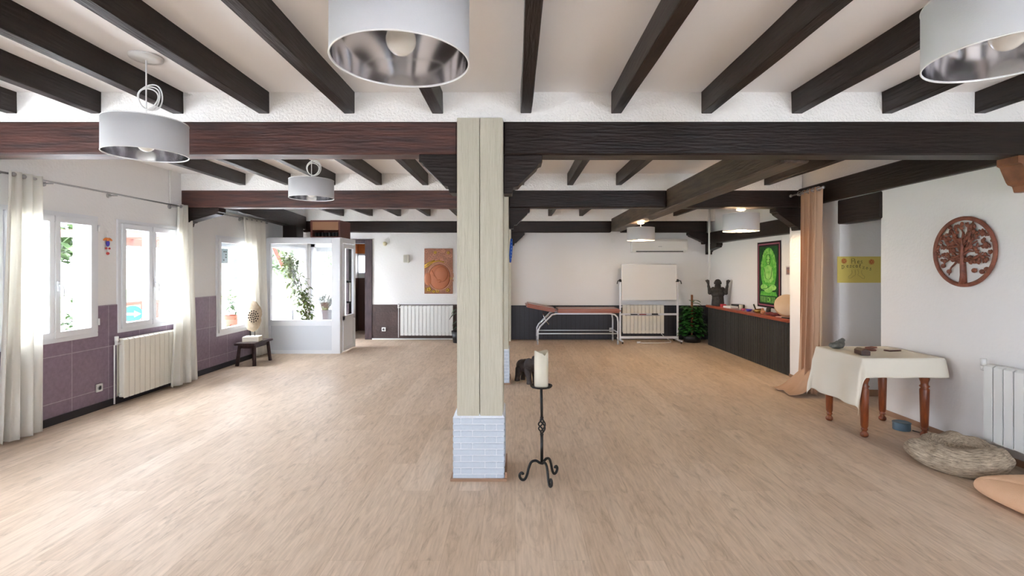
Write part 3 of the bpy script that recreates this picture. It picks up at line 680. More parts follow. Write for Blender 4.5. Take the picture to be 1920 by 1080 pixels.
# carved relief panel
t = thing('relief_panel', 'tall carved reddish wood relief panel of a sleeping face with gold flowers', 'wall carving', (-1.65, YB, .985))
RELW = mat('pinkish_carved_wood', (178, 124, 100), .5, bump=.5, bscale=50, rgb2=(140, 92, 72), vscale=30)
obj('board', bx(-.305, .305, -.03, 0, 0, .975, .004), RELW, t)
def ringc(bm, cx, cz, rx, rz, r, y, seg=24, a0=0, a1=2*PI):
    full = abs(a1-a0-2*PI) < .01; n = seg
    tube(bm, [(cx+rx*math.cos(a0+(a1-a0)*k/(n if full else n-1)), y, cz+rz*math.sin(a0+(a1-a0)*k/(n if full else n-1))) for k in range(n)], r, 6, full)
bm = bmesh.new(); sph(bm, (.02, -.03, .36), (.23, .028, .27)); sph(bm, (.06, -.055, .42), (.15, .03, .17)); sph(bm, (-.22, -.03, .32), (.085, .028, .14))
for a in (-.01, .05, .1): capsule(bm, (-.13+a*.4, -.07, .48-a), (-.02+a*.5, -.072, .28-a*.3), .016, .014, 8)
sph(bm, (.02, -.07, .28), (.05, .02, .03))
obj('face', bm, mat('smooth_carved_wood', (188, 116, 80), .45), t, True, label='smooth lighter carved face and hand')
bm = bmesh.new(); ringc(bm, .03, .37, .25, .29, .012, -.035, 40); ringc(bm, .03, .37, .275, .315, .008, -.033, 40, -1.6, 2.6)
rr = random.Random(3)
for k in range(26):
    a = rr.uniform(-.27, .27); b_ = rr.uniform(.7, .95); ringc(bm, a, b_, .028, .028, .006, -.032, 10)
for k in range(16):
    th = rr.uniform(-.4, 2.2); ringc(bm, .03+.285*math.cos(th)*.95, .37+.36*math.sin(th), .024, .026, .006, -.032, 10)
obj('scroll_carving', bm, mat('light_carved_wood', (206, 152, 124), .5), t, True)
GOLD = mat('gold_paint', (206, 170, 70), .3, .7)
bm = bmesh.new()
for cx, cz, r_ in ((-.07, .89, .035), (.21, .885, .035), (.27, .33, .03), (-.2, .1, .05), (.2, .08, .045), (-.02, .06, .04), (-.1, .05, .035)):
    for k in range(5): sph(bm, (cx+r_*.6*math.cos(k*2*PI/5), -.034, cz+r_*.6*math.sin(k*2*PI/5)), (r_*.42, .012, r_*.42), u=8, v=6)
tube(bm, [(-.3, -.034, .56), (-.22, -.034, .6), (-.12, -.034, .68), (0, -.034, .71), (.12, -.034, .68)], .022, 8, flat=(1, .6)); tube(bm, [(-.3, -.034, .60), (-.2, -.034, .67), (-.08, -.034, .72)], .016, 8)
for k in range(6): tube(bm, [(-.29+.03*k, -.034, .14-.012*k), (-.27+.03*k, -.036, .03)], .006, 6)
obj('gold_flower', bm, GOLD, t, True, label='gold painted flowers and band')

# toy ornament between the windows
t = thing('hanging_ornament', 'tiny colourful hanging ornament on the wall between the first two windows', 'ornament', (LX, 5.44, 1.78))
bm = bmesh.new(); cyl(bm, (.01, 0, -.1), (.01, 0, .14), .0015, seg=6); cyl(bm, (0, 0, .14), (.02, 0, .14), .004); obj('string', bm, WHITEPL, t)
bm = bmesh.new(); sph(bm, (.012, 0, .05), (.012, .02, .022)); sph(bm, (.012, -.035, .055), (.008, .03, .012), (0.5, 0, 0)); sph(bm, (.012, .035, .055), (.008, .03, .012), (-.5, 0, 0)); obj('wings', bm, mat('ornament_orange', (222, 130, 60), .5), t, True)
bm = bmesh.new(); sph(bm, (.012, 0, .01), (.014, .022, .035)); obj('body', bm, mat('ornament_blue', (70, 64, 180), .5), t, True)
bm = bmesh.new(); sph(bm, (.012, -.02, -.045), .012); sph(bm, (.012, .022, -.045), .011); sph(bm, (.012, 0, -.1), .016); obj('bead', bm, mat('ornament_red', (190, 70, 70), .5), t, True)

# blue hanging decoration on second pillar
t = thing('hanging_ornament', 'bright blue narrow ornament hanging on the far side of the pillar', 'ornament', (-.066, 6.72, 1.6))
bm = bmesh.new(); tube(bm, [(0, 0, 0), (.004, 0, .1), (.012, 0, .22), (.016, 0, .32)], [.012, .022, .022, .014], 10); obj('body', bm, mat('bright_blue', (40, 100, 220), .4), t, True)
bm = bmesh.new()
for k in range(6): sph(bm, (.012+.001*k, -.02, .05+.045*k), .008, u=8, v=6)
obj('bead', bm, mat('pale_blue_bead', (150, 200, 250), .3), t, True)

# round arrow sign behind the second window
t = thing('arrow_sign', 'round blue sign with a white arrow behind the second window', 'sign', (-4.9, 6.35, .935), math.radians(24))
bm = bmesh.new(); cyl(bm, (0, 0, 0), (0, .008, 0), .108, seg=48); obj('sign_disc', bm, mat('traffic_blue', (4, 84, 128), .6), t)
bm = bmesh.new(); prism(bm, [(-.085, -.014), (.02, -.014), (.02, -.04), (.09, 0), (.02, .04), (.02, .014), (-.085, .014)], -.004, -.0005); obj('arrow', bm, WHITEPL, t)
bm = bmesh.new(); cyl(bm, (0, .015, -.913-.05), (0, .015, .05), .014); obj('post', bm, STEEL, t)
# printed sheet on third window
t = thing('notice_sheet', 'pale blue printed sheet stuck high on the third window', 'notice', (LX-.02, 7.53, 1.60))
obj('paper', bx(-.002, .0, 0, .24, 0, .23), mat('pale_blue_paper', (205, 225, 235), .8), t)
bm = bmesh.new()
for a, b_ in ((.03, .17), (.12, .17), (.17, .17), (.17, .125), (.17, .085), (.03, .04), (.11, .04)): box(bm, .0, .001, a, a+.035, b_, b_+.022)
obj('printed_block', bm, mat('grey_print2', (120, 140, 144), .8), t)

# ------------------------------------------------------------------ tree carving
t = thing('tree_carving', 'round openwork reddish brown tree carving on the white wall', 'wall carving', (RX-.002, 4.24, 1.655), -PI/2)
# local: X = towards the camera (wall axis), Z up, -Y out of wall
R_ = .285
bm = bmesh.new(); tube(bm, [(R_*math.cos(k*2*PI/80), -.018, R_*math.sin(k*2*PI/80)) for k in range(80)], .018, 10, True, flat=(.75, 1)); obj('ring', bm, RUST, t, True)
bm = bmesh.new(); tube(bm, [(0, -.016, -.275), (.002, -.018, -.2), (-.002, -.02, -.1), (0, -.02, 0), (-.005, -.018, .08), (0, -.016, .17)], [.04, .03, .026, .025, .018, .01], 10, flat=(1, .5)); obj('trunk', bm, RUST, t, True)
bm = bmesh.new(); rr = random.Random(11); tips = []
for k in range(30):
    s = 1 if k % 2 else -1; z0 = -.09+.012*k*.6; a = math.radians(rr.uniform(-12, 75)) if k > 5 else math.radians(rr.uniform(-22, 15))
    L_ = rr.uniform(.14, .26); pts = []; cx, cz = 0, z0; ang = a
    for q in range(7):
        if math.hypot(cx, cz) > .272: break
        pts.append((cx, -.016-.004*math.sin(q+k), cz)); cx += s*math.cos(ang)*L_/6; cz += math.sin(ang)*L_/6; ang += rr.uniform(-.5, .5)
    if len(pts) > 2: tube(bm, pts, [.011*(1-.09*i) for i in range(len(pts))], 6); tips.append(pts[-1]); tips += pts[3:-1:2]
obj('branches', bm, RUST, t, True)
bm = bmesh.new()
for k in range(185):
    a = rr.uniform(0, 2*PI); q = R_*math.sqrt(rr.random())*.93; x_ = q*math.cos(a); z_ = q*math.sin(a)
    if z_ < -.10 + .0*abs(x_) or (abs(x_) < .03 and z_ < .02): continue
    sph(bm, (x_, -.017+rr.uniform(-.004, .006), z_), (rr.uniform(.014, .025), .007, rr.uniform(.010, .018)), (0, rr.uniform(0, PI), 0), u=8, v=6)
for x_, z_ in ((-.14, -.17), (.17, -.17), (.21, -.15), (-.2, -.12), (.1, -.16)): sph(bm, (x_, -.017, z_), (.026, .008, .02), u=10, v=6)
obj('leaves', bm, RUST, t, True)

# ------------------------------------------------------------------ yellow card "Pies Descalzos"
def P2(x, y, Y): return ((x-966)/F*Y, 1.5+(506-y)/F*Y)
YS = 5.9
sx0, sz0 = P2(1569.5, 530, YS); sx1, sz1 = P2(1651, 481, YS)
W_, H_ = sx1-sx0, sz1-sz0
t = thing('handwritten_card', 'yellow handwritten card with red flowers and drawn feet beside the tan curtain', 'sign', (sx0, YS-.001, sz0))
bm = bmesh.new(); box(bm, 0, W_, -.003, 0, 0, H_)
obj('card', bm, SIGNY, t)
GL = {'P': [[(0, 0), (0, 1), (.5, 1), (.65, .8), (.5, .55), (0, .5)]], 'i': [[(.1, 0), (.1, .6)], [(.1, .8), (.1, .84)]],
      'e': [[(0, .32), (.42, .36), (.36, .58), (.14, .58), (0, .32), (.1, .04), (.42, .08)]],
      's': [[(.42, .55), (.15, .58), (.08, .42), (.36, .26), (.36, .06), (0, .03)]],
      'D': [[(.15, -.1), (.15, .9)], [(0, .9), (.5, .85), (.7, .5), (.5, .05), (.05, -.05)]],
      'c': [[(.42, .52), (.2, .6), (0, .32), (.15, .03), (.42, .1)]],
      'a': [[(.4, .55), (.15, .58), (0, .3), (.15, .03), (.4, .2), (.4, .6), (.42, 0)]],
      'l': [[(0, .3), (.3, .8), (.25, 1), (.12, .9), (.12, .15), (.35, .02)]],
      'z': [[(0, .55), (.42, .55), (0, .03), (.45, .03)]],
      'o': [[(.2, .6), (0, .32), (.18, .03), (.42, .28), (.2, .6)]]}
def stroke(bm, word, x, z, h, dx, dz=0, r=.0022):
    for i, ch in enumerate(word):
        for st in GL[ch]:
            tube(bm, [((x+a*h+i*dx), -.004, z+b_*h+i*dz) for a, b_ in st], r*W_/.5, 5)
def cc(x, y): return (x-150)/1200*W_, (920-y)/780*H_     # coordinates on the card
bm = bmesh.new(); a, b_ = cc(545, 350); stroke(bm, 'Pies', a, b_, .145*H_/.78*1.0, 80/1200*W_)
a, b_ = cc(265, 500); stroke(bm, 'D', a, b_, .11*H_/.78, 0)
a, b_ = cc(410, 470); stroke(bm, 'esca', a, b_, .12*H_/.78, 82/1200*W_)
a, b_ = cc(755, 485); stroke(bm, 'lzos', a, b_, .12*H_/.78, 95/1200*W_, -.028*H_)
obj('lettering', bm, INK, t)
bm = bmesh.new()
for pts in ([(545, 540), (560, 620), (520, 690), (450, 740), (455, 780), (520, 785), (600, 720), (650, 690), (640, 540)],
            [(715, 530), (740, 620), (715, 690), (770, 730), (850, 800), (890, 800), (905, 740), (840, 680), (810, 610), (830, 540)]):
    tube(bm, [(cc(*p)[0], -.004, cc(*p)[1]) for p in pts], .0012*W_/.5, 5)
obj('feet_drawing', bm, mat('brown_pencil', (140, 118, 60), .8), t)
bm = bmesh.new()
for fx, fy in ((335, 275), (1095, 300)):
    a, b_ = cc(fx, fy)
    for k in range(7):
        th = k*2*PI/7; ringc(bm, a+.021*math.cos(th)*W_/.5, b_+.021*math.sin(th)*W_/.5, .009, .009, .0022, -.004, 10)
    ringc(bm, a, b_, .011, .011, .0022, -.004, 12)
obj('flower_drawing', bm, REDINK, t)

# ------------------------------------------------------------------ tapestry and small picture over the bar
t = thing('tapestry', 'green batik wall hanging of a meditating figure in a black border', 'wall hanging', (4.215, 8.62, .87), -PI/2)
W_, H_ = .76, 1.1
obj('cloth', bx(0, W_, -.006, 0, 0, H_), mat('black_batik_border', (40, 26, 34), .9, bump=.2), t)
bm = bmesh.new()
for a in ((.03, .05, .03, H_-.03), (W_-.05, W_-.03, .03, H_-.03), (.03, W_-.03, .03, .05), (.03, W_-.03, H_-.05, H_-.03)): box(bm, a[0], a[1], -.0075, -.006, a[2], a[3])
obj('pink_border', bm, mat('dusty_pink', (170, 96, 116), .9), t)
obj('field', bx(.09, W_-.09, -.0075, -.006, .07, H_-.08), mat('dark_green_batik', (24, 96, 42), .9, rgb2=(14, 60, 30), vscale=14), t)
GA = mat('light_green_batik', (116, 200, 78), .9, rgb2=(66, 160, 54), vscale=18); GB = mat('pale_green_batik', (176, 228, 128), .9, rgb2=(110, 196, 80), vscale=16)
cx = W_/2
bm = bmesh.new(); lathe_pts = [(cx+.25*math.cos(k*PI/20), .62+(.38 if k <= 20 else .36)*math.sin(k*PI/20)) for k in range(40)]
prism(bm, lathe_pts, -.009, -.0076)
obj('halo', bm, GA, t)
bm = bmesh.new(); prism(bm, [(.11, .20), (.65, .20), (.62, .27), (.14, .27)], -.009, -.0076); obj('pedestal', bm, GA, t)
bm = bmesh.new(); rr = random.Random(5)
for k in range(80):
    a = rr.uniform(.2, PI-.2); q = rr.uniform(.19, .245); ringc(bm, cx+q*math.cos(a), .62+q*1.5*math.sin(a), .014, .016, .003, -.0095, 8)
for k in range(11): box(bm, .12+k*.045, .135+k*.045, -.0095, -.0076, .085, .185)
ringc(bm, cx+.01, .135, .035, .035, .006, -.0095, 16)
obj('scroll_pattern', bm, GB, t)
bm = bmesh.new()
def flat_ell(x, z, rx, rz, y0=-.0115): prism(bm, [(x+rx*math.cos(k*PI/14), z+rz*math.sin(k*PI/14)) for k in range(28)], y0, -.009)
flat_ell(cx, .80, .055, .085); flat_ell(cx, .885, .03, .045, -.0112); prism(bm, [(cx-.03, .73), (cx+.03, .73), (cx+.035, .70), (cx+.13, .67), (cx+.15, .52), (cx+.09, .42), (cx-.09, .42), (cx-.15, .52), (cx-.13, .67), (cx-.035, .70)], -.0112, -.009)
flat_ell(cx-.14, .34, .11, .05, -.012); flat_ell(cx+.13, .34, .12, .05, -.0125); flat_ell(cx, .29, .13, .04, -.0118); flat_ell(cx-.1, .48, .05, .035, -.0122); flat_ell(cx+.11, .48, .05, .035, -.0124)
prism(bm, [(cx-.035, .47), (cx, .60), (cx+.035, .47), (cx, .43)], -.0135, -.009)
obj('seated_figure', bm, GB, t)
bm = bmesh.new(); tube(bm, [(cx-.05, -.0118, .8), (cx-.02, -.0125, .805)], .004, 5); tube(bm, [(cx+.02, -.0125, .805), (cx+.05, -.0118, .8)], .004, 5)
tube(bm, [(cx-.02, -.0125, .755), (cx+.02, -.0125, .755)], .004, 5); tube(bm, [(cx-.13, -.0125, .66), (cx-.09, -.0125, .5), (cx-.03, -.0125, .47)], .004, 5); tube(bm, [(cx+.13, -.0125, .66), (cx+.09, -.0125, .5), (cx+.03, -.0125, .47)], .004, 5)
tube(bm, [(cx-.22, -.013, .30), (cx-.05, -.013, .32), (cx+.1, -.013, .38)], .004, 5); ringc(bm, cx, .80, .057, .088, .004, -.0118, 24)
obj('outline', bm, mat('deep_green_line', (14, 70, 34), .9), t)
t = thing('small_picture', 'tiny picture card on the wall between the tapestry and the pier', 'picture', (4.2185, 7.72, 1.42), -PI/2)
obj('card', bx(0, .12, -.006, 0, 0, .14), mat('picture_white', (210, 206, 206), .6), t)
obj('image', bx(.02, .1, -.008, -.006, .01, .12), mat('picture_blue_brown', (92, 104, 130), .6, rgb2=(180, 120, 80), vscale=25), t)

# ------------------------------------------------------------------ bar
t = thing('bar_counter', 'black slatted bar with a reddish wooden top in the niche', 'bar', (3.87, 6.97, 0))
bm = bmesh.new(); box(bm, 0, .05, 0, 2.98, 0, .755)
for k in range(40): box(bm, -.006, 0, .004+k*.0745, .068+k*.0745, .01, .75, .002)
fb = obj('slatted_front', bm, BARF, t)
obj('side_panel', bx(.05, .335, 2.9, 2.98, 0, .755), DARKPL, t)
obj('counter_top', bx(-.045, .335, 0, 3.0, .755, .8, .008), BARTOP, t)
# things on the bar
def simple(name, label, cat, build, m, loc, rotz=0, smooth=False, grp=None):
    bm = bmesh.new(); build(bm); o = obj(name, bm, m, smooth=smooth, loc=loc, rot=(0, 0, rotz)); return tag(o, label, cat, grp)
BZ = .8005
t = thing('laughing_statue', 'dark stone laughing monk statue with raised arms on the bar end', 'statue', (3.97, 9.72, BZ), math.radians(-22))
bm = bmesh.new()
cyl(bm, (0, 0, 0), (0, 0, .2), .12, .105, seg=24); sph(bm, (0, -.02, .23), (.125, .105, .09)); sph(bm, (0, -.01, .31), (.12, .08, .06))
sph(bm, (0, -.02, .455), (.064, .06, .064)); sph(bm, (0, -.015, .385), (.062, .055, .035)); sph(bm, (0, -.075, .445), (.011, .014, .013))
for s in (-1, 1):
    capsule(bm, (s*.085, 0, .325), (s*.145, -.01, .25), .042, .04); capsule(bm, (s*.145, -.01, .25), (s*.165, -.02, .37), .038, .026); capsule(bm, (s*.17, -.02, .37), (s*.172, -.025, .425), .026, .02)
    sph(bm, (s*.175, -.03, .44), (.026, .014, .028), (0, s*.5, 0))
    for f in range(5): capsule(bm, (s*(.160+.009*f), -.03, .45), (s*(.156+.017*f), -.038, .505-.007*abs(f-2)), .0095, .0075, 5)
    sph(bm, (s*.06, -.02, .44), (.012, .014, .028))
remesh(obj('figure', bm, DKSTONE, t), .0055, 1)
bm = bmesh.new(); tube(bm, [(-.022, -.083, .45), (-.01, -.088, .452)], .004, 6); tube(bm, [(.01, -.088, .452), (.022, -.083, .45)], .004, 6); tube(bm, [(-.022, -.078, .405), (0, -.084, .397), (.022, -.078, .405)], .005, 6)
obj('face_lines', bm, DARKPL, t)
simple('gift_box', 'small red box beside the monk statue', 'box', lambda b: box(b, -.04, .04, -.05, .05, 0, .05, .004), mat('box_red', (190, 60, 70), .5), (3.94, 9.40, BZ))
simple('book', 'white book lying on the bar near the monk statue', 'book', lambda b: box(b, -.08, .08, -.11, .11, 0, .035, .003), WHITEPL, (3.96, 9.12, BZ), .2)
simple('book', 'black book lying on the bar against the wall behind the white book', 'book', lambda b: box(b, -.07, .07, -.11, .11, 0, .06, .003), DARKPL, (4.13, 9.2, BZ), .1)
t = thing('pillar_candle', 'short white candle on the middle of the bar', 'candle', (3.97, 8.72, BZ)); bm = bmesh.new(); lathe(bm, [(.032, 0), (.034, .08), (.03, .085), (.01, .08), (0, .08)]); obj('wax', bm, WAX, t, True); bm = bmesh.new(); cyl(bm, (0, 0, .078), (0, 0, .095), .0015); obj('wick', bm, DARKPL, t)
simple('bowl', 'small pink bowl on the bar beside the white candle', 'bowl', lambda b: lathe(b, [(.02, 0), (.04, .03), (.037, .03), (.018, .006), (0, .006)]), mat('bowl_pink', (214, 90, 130), .5), (3.93, 8.55, BZ), smooth=True)
simple('bowl', 'violet blue bowl on the bar', 'bowl', lambda b: lathe(b, [(.03, 0), (.055, .035), (.051, .035), (.028, .006), (0, .006)]), mat('bowl_violet', (76, 66, 190), .4), (3.95, 8.38, BZ), smooth=True)
t = thing('incense_burner', 'black slanted stick holder leaning up from the bar below the tapestry', 'holder', (4.0, 8.2, BZ)); bm = bmesh.new(); box(bm, -.03, .03, -.08, .08, 0, .02, .004); obj('base', bm, DARKPL, t); bm = bmesh.new(); cyl(bm, (0, .03, .015), (0, .12, .12), .012); obj('stick', bm, DARKPL, t)
t = thing('singing_bowl', 'brass bowl on the bar with a striker', 'bowl', (3.95, 8.08, BZ)); bm = bmesh.new(); lathe(bm, [(.03, 0), (.055, .02), (.06, .05), (.056, .05), (.05, .02), (0, .008)]); obj('bowl_body', bm, mat('brass', (190, 160, 90), .35, .8), t, True); bm = bmesh.new(); cyl(bm, (-.05, -.02, .055), (.07, .03, .06), .009); obj('striker', bm, mat('striker_wood', (120, 70, 40), .6), t, True)
simple('figurine', 'little brown and cream figurine on the bar', 'figurine', lambda b: [sph(b, (0, 0, .03), (.03, .03, .035)), sph(b, (0, 0, .075), .02), sph(b, (.02, -.02, .04), .014), sph(b, (.02, .02, .04), .014)], mat('figurine_brown', (190, 130, 96), .5), (3.93, 7.88, BZ), smooth=True)
simple('jar', 'black jar on the bar below the tapestry corner', 'jar', lambda b: lathe(b, [(.035, 0), (.042, .04), (.036, .085), (.03, .09), (.032, .1), (0, .1)]), DARKPL, (4.08, 7.98, BZ), smooth=True)
simple('cardboard_box', 'grey white box against the wall under the tapestry', 'box', lambda b: box(b, -.07, .07, -.14, .14, 0, .085, .003), mat('box_grey', (178, 180, 176), .6), (4.12, 7.72, BZ))
simple('folded_cloth', 'crumpled dark red patterned cloth on the bar front', 'cloth', lambda b: [sph(b, (0, k*.05-.1, .018+.006*math.sin(k*2)), (.07, .045, .022), (0, 0, k)) for k in range(6)], mat('dark_red_cloth', (140, 62, 62), .9, rgb2=(80, 34, 40), vscale=40), (3.94, 7.55, BZ+.007), smooth=True)
simple('book', 'pale pink booklet near the pier end of the bar', 'book', lambda b: box(b, -.05, .05, -.08, .08, 0, .012, .002), mat('pale_pink_paper', (222, 180, 170), .7), (3.93, 7.3, BZ), .2)
simple('remote_control', 'black remote control at the pier end of the bar', 'remote control', lambda b: box(b, -.02, .02, -.07, .07, 0, .015, .004), DARKPL, (3.9, 7.15, BZ), .15)
simple('glass_jar', 'pale glass jar at the pier end of the bar', 'jar', lambda b: lathe(b, [(.032, 0), (.036, .08), (.033, .08), (.03, .006), (0, .006)]), mat('pale_glass', (200, 208, 204), .15), (4.05, 7.07, BZ), smooth=True)
t = thing('frame_drum', 'large round pale hide drum leaning at the pier end of the bar', 'drum', (4.0, 7.3, BZ+.185), 0)
bm = bmesh.new(); lathe(bm, [(.165, -.03), (.167, 0), (.165, .004), (0, .006)], seg=48); obj('drum_skin', bm, mat('pale_hide', (212, 192, 170), .7, rgb2=(196, 170, 142), vscale=4), t, True, rot=(math.radians(52), math.radians(-42), 0))
bm = bmesh.new(); lathe(bm, [(.169, -.05), (.169, -.002), (.161, -.002), (.161, -.05), (.169, -.05)], seg=48, cap=False); obj('hoop', bm, mat('hoop_wood', (190, 150, 110), .6), t, True, rot=(math.radians(52), math.radians(-42), 0))

# ------------------------------------------------------------------ massage table
t = thing('massage_table', 'brown padded massage table on white wheeled tube frame at the back wall', 'massage table', (0, 0, 0))
ya, yb = 9.93, 10.53
bm = bmesh.new(); box(bm, .83, 2.12, ya-.02, yb+.02, .635, .715, .03); autos(obj('body_cushion', bm, LEATHER, t), 30)
bm = bmesh.new(); box(bm, -.62, 0, ya-.02, yb+.02, -.04, .04, .03); o = autos(obj('head_cushion', bm, LEATHER, t, loc=(.82, 0, .675), rot=(0, math.radians(11), 0)), 30)
FR = mat('white_frame_enamel', (222, 224, 230), .3, .2)
bm = bmesh.new()
for yy in (ya+.03, yb-.03):
    tube(bm, [(.84, yy, .62), (.74, yy, .6), (.62, yy, .48), (.50, yy, .36), (.46, yy, .28), (.455, yy, .1)], .016, 10)
    tube(bm, [(.8, yy, .62), (1.9, yy, .62), (2.0, yy, .6), (2.05, yy, .55), (2.065, yy, .45), (2.065, yy, .1)], .016, 10)
    tube(bm, [(.455, yy, .22), (2.065, yy, .22)], .011, 8)
for xx, zz in ((.455, .24), (2.065, .24), (1.0, .62), (1.9, .62)): tube(bm, [(xx, ya+.03, zz), (xx, yb-.03, zz)], .011, 8)
obj('tube_frame', bm, FR, t, True)
bm = bmesh.new(); tube(bm, [(.56, ya+.05, .62), (.6, ya+.05, .5), (.68, ya+.05, .4)], .01, 8); tube(bm, [(.7, ya+.05, .62), (.58, ya+.05, .5), (.5, ya+.05, .42)], .01, 8); obj('head_strut', bm, CHROME, t, True)
for xx in (.455, 2.065):
    for yy in (ya+.03, yb-.03):
        bm = bmesh.new(); cyl(bm, (xx-.012, yy-.0, .042), (xx+.012, yy, .042), .041, seg=20); cyl(bm, (xx, yy, .06), (xx, yy, .1), .012); obj('caster', bm, mat('grey_wheel', (176, 176, 180), .4), t, True)

# ------------------------------------------------------------------ whiteboard
t = thing('whiteboard', 'white mobile whiteboard on a wheeled stand before the cream radiator', 'whiteboard', (2.77, 10.28, 0))
obj('board', bx(-.555, .555, -.02, .0, .875, 1.61), mat('board_white', (222, 224, 226), .15, coat=.4), t)
bm = bmesh.new(); box(bm, -.565, .565, -.024, .004, 1.605, 1.62); box(bm, -.565, .565, -.024, .004, .865, .88); obj('board_edge', bm, STEEL, t)
bm = bmesh.new(); box(bm, -.565, -.553, -.024, .004, .88, 1.605); box(bm, .553, .565, -.024, .004, .88, 1.605); obj('board_side_edge', bm, WHITEPL, t)
bm = bmesh.new()
for s in (-1, 1): box(bm, s*.595-.016, s*.595+.016, -.02, .02, .05, 1.24, .004)
box(bm, -.58, .58, -.012, .012, .075, .125, .004); box(bm, -.58, .58, -.01, .01, .56, .60, .004)
obj('stand_frame', bm, FR, t)
for s in (-1, 1):
    o = obj('foot', bx(s*.595-.02, s*.595+.02, -.26, .26, .04, .07, .006), FR, t)
    bm = bmesh.new(); cyl(bm, (s*.595-.01, -.24, .022), (s*.595+.01, -.24, .022), .022); cyl(bm, (s*.595-.01, .24, .022), (s*.595+.01, .24, .022), .022); obj('caster', bm, DARKPL, o)
    bm = bmesh.new(); sph(bm, (s*.595, -.0, 1.28), .03); tube(bm, [(s*.595, -.02, 1.28), (s*.65, -.03, 1.27), (s*.665, -.03, 1.21)], .01); box(bm, s*.56-.01, s*.6+.01, -.03, .0, 1.25, 1.27); obj('clamp_knob', bm, DARKPL, t, True)
o = obj('pen_tray', bx(-.5, .2, -.085, -.02, .555, .57, .003), STEEL, t)
simple('board_eraser', 'dark eraser lying on the whiteboard tray', 'eraser', lambda b: box(b, -.06, .06, -.02, .02, 0, .03, .004), DARKPL, (2.88, 10.225, .5705))
simple('marker_pen', 'black marker pen on the whiteboard tray', 'pen', lambda b: cyl(b, (-.07, 0, .01), (.07, 0, .01), .01), DARKPL, (2.45, 10.225, .5705), smooth=True)
simple('marker_pen', 'red marker pen on the whiteboard tray', 'pen', lambda b: cyl(b, (-.07, 0, .01), (.07, 0, .01), .01), mat('pen_red', (150, 50, 40), .4), (2.63, 10.225, .5705), smooth=True)
t = thing('power_cable', 'white cable lying on the floor under the whiteboard', 'cable', (0, 0, 0))
bm = bmesh.new(); tube(bm, [(3.12, 10.62, .14), (3.2, 10.6, .06), (3.26, 10.4, .012), (3.2, 10.2, .008), (3.0, 10.12, .008), (2.7, 10.12, .008), (2.55, 10.13, .008)], .007, 8); obj('lead', bm, WHITEPL, t, True)
bm = bmesh.new(); cyl(bm, (2.49, 10.13, .02), (2.56, 10.13, .02), .02); obj('plug', bm, WHITEPL, t, True)

# ------------------------------------------------------------------ plants
def leaf(bm, p, d, L, wd, up=(0, 0, 1), droop=.3):
    d = Vector(d).normalized(); up = Vector(up); s = d.cross(up)
    if s.length < .05: s = Vector((1, 0, 0))
    s.normalize(); n = s.cross(d).normalized(); p = Vector(p); rows = []
    for i, (t_, w_) in enumerate(((0, .08), (.25, .8), (.55, 1), (.8, .65), (1, .03))):
        c = p+d*L*t_-Vector((0, 0, 1))*droop*L*t_*t_
        rows.append((bm.verts.new(c+s*wd*w_*.5+n*.06*wd), bm.verts.new(c-n*.05*wd), bm.verts.new(c-s*wd*w_*.5+n*.06*wd)))
    for a, b_ in zip(rows, rows[1:]):
        bm.faces.new((a[0], a[1], b_[1], b_[0])); bm.faces.new((a[1], a[2], b_[2], b_[1]))
def foliage(bm, pts, n, Lr, wr, rng, spread=.1, droop=.3):
    for k in range(n):
        i = rng.randrange(len(pts)-1) if len(pts) > 1 else 0
        p = Vector(pts[i]).lerp(Vector(pts[min(i+1, len(pts)-1)]), rng.random())
        d = Vector((rng.uniform(-1, 1), rng.uniform(-1, 1), rng.uniform(-.4, .9)))
        p = p+Vector((rng.gauss(0, spread), rng.gauss(0, spread), rng.gauss(0, spread)))
        leaf(bm, p, d, rng.uniform(*Lr), rng.uniform(*wr), droop=droop)
def pot(bm, r0, r1, h): lathe(bm, [(r0, 0), (r1, h), (r1-.015, h), (r1-.02, h-.03), (0, h-.03)], seg=28)
rg = random.Random(21)
t = thing('potted_plant', 'dense dark green potted plant between the whiteboard and the bar', 'plant', (3.68, 10.33, 0))
bm = bmesh.new(); pot(bm, .16, .2, .16); obj('pot', bm, DARKPL, t, True)
bm = bmesh.new(); cyl(bm, (0, 0, .1), (0, 0, .98), .022); tube(bm, [(0, 0, .4), (.08, .02, .6), (.12, .0, .75)], .008); obj('stake', bm, mat('moss_stake', (142, 92, 60), .9, bump=.6), t, True)
bm = bmesh.new()
for k in range(420):
    a = rg.uniform(0, 2*PI); z = rg.uniform(.14, .74); r_ = .2+.05*math.sin(z*7)
    q = r_*math.sqrt(rg.random()); leaf(bm, (q*math.cos(a), q*math.sin(a)*.8, z), (math.cos(a), math.sin(a)*.8, .35), rg.uniform(.09, .16), rg.uniform(.07, .11), droop=.6)
for a, z, L_ in ((3.3, .72, .26), (2.6, .66, .24), (3.7, .6, .24), (.2, .86, .2), (1.5, .85, .18), (4.6, .84, .18), (5.5, .8, .2)): leaf(bm, (0, 0, z), (math.cos(a), math.sin(a)*.6, .3), L_, L_*.5, droop=.5)
obj('foliage', bm, LEAF, t, True)
t = thing('potted_plant', 'climbing plant peeking out at the radiator end behind the near pillar', 'plant', (-1.16, 10.25, 0))
bm = bmesh.new(); pot(bm, .12, .16, .24); obj('pot', bm, DARKPL, t, True)
bm = bmesh.new(); tube(bm, [(0, 0, .2), (.02, 0, .5), (.0, 0, .8)], .012); obj('stem', bm, STEM, t, True)
bm = bmesh.new()
for (x, z, dx, L_) in ((0, .62, -1, .2), (0, .7, -.8, .16), (0, .45, -1, .14), (.02, .5, .8, .2), (.02, .68, .9, .2), (0, .34, -.7, .12), (.02, .8, .4, .14)): leaf(bm, (x, -.02, z), (dx, -.3, .1), L_, L_*.62, droop=.8)
obj('foliage', bm, LEAFD, t, True)
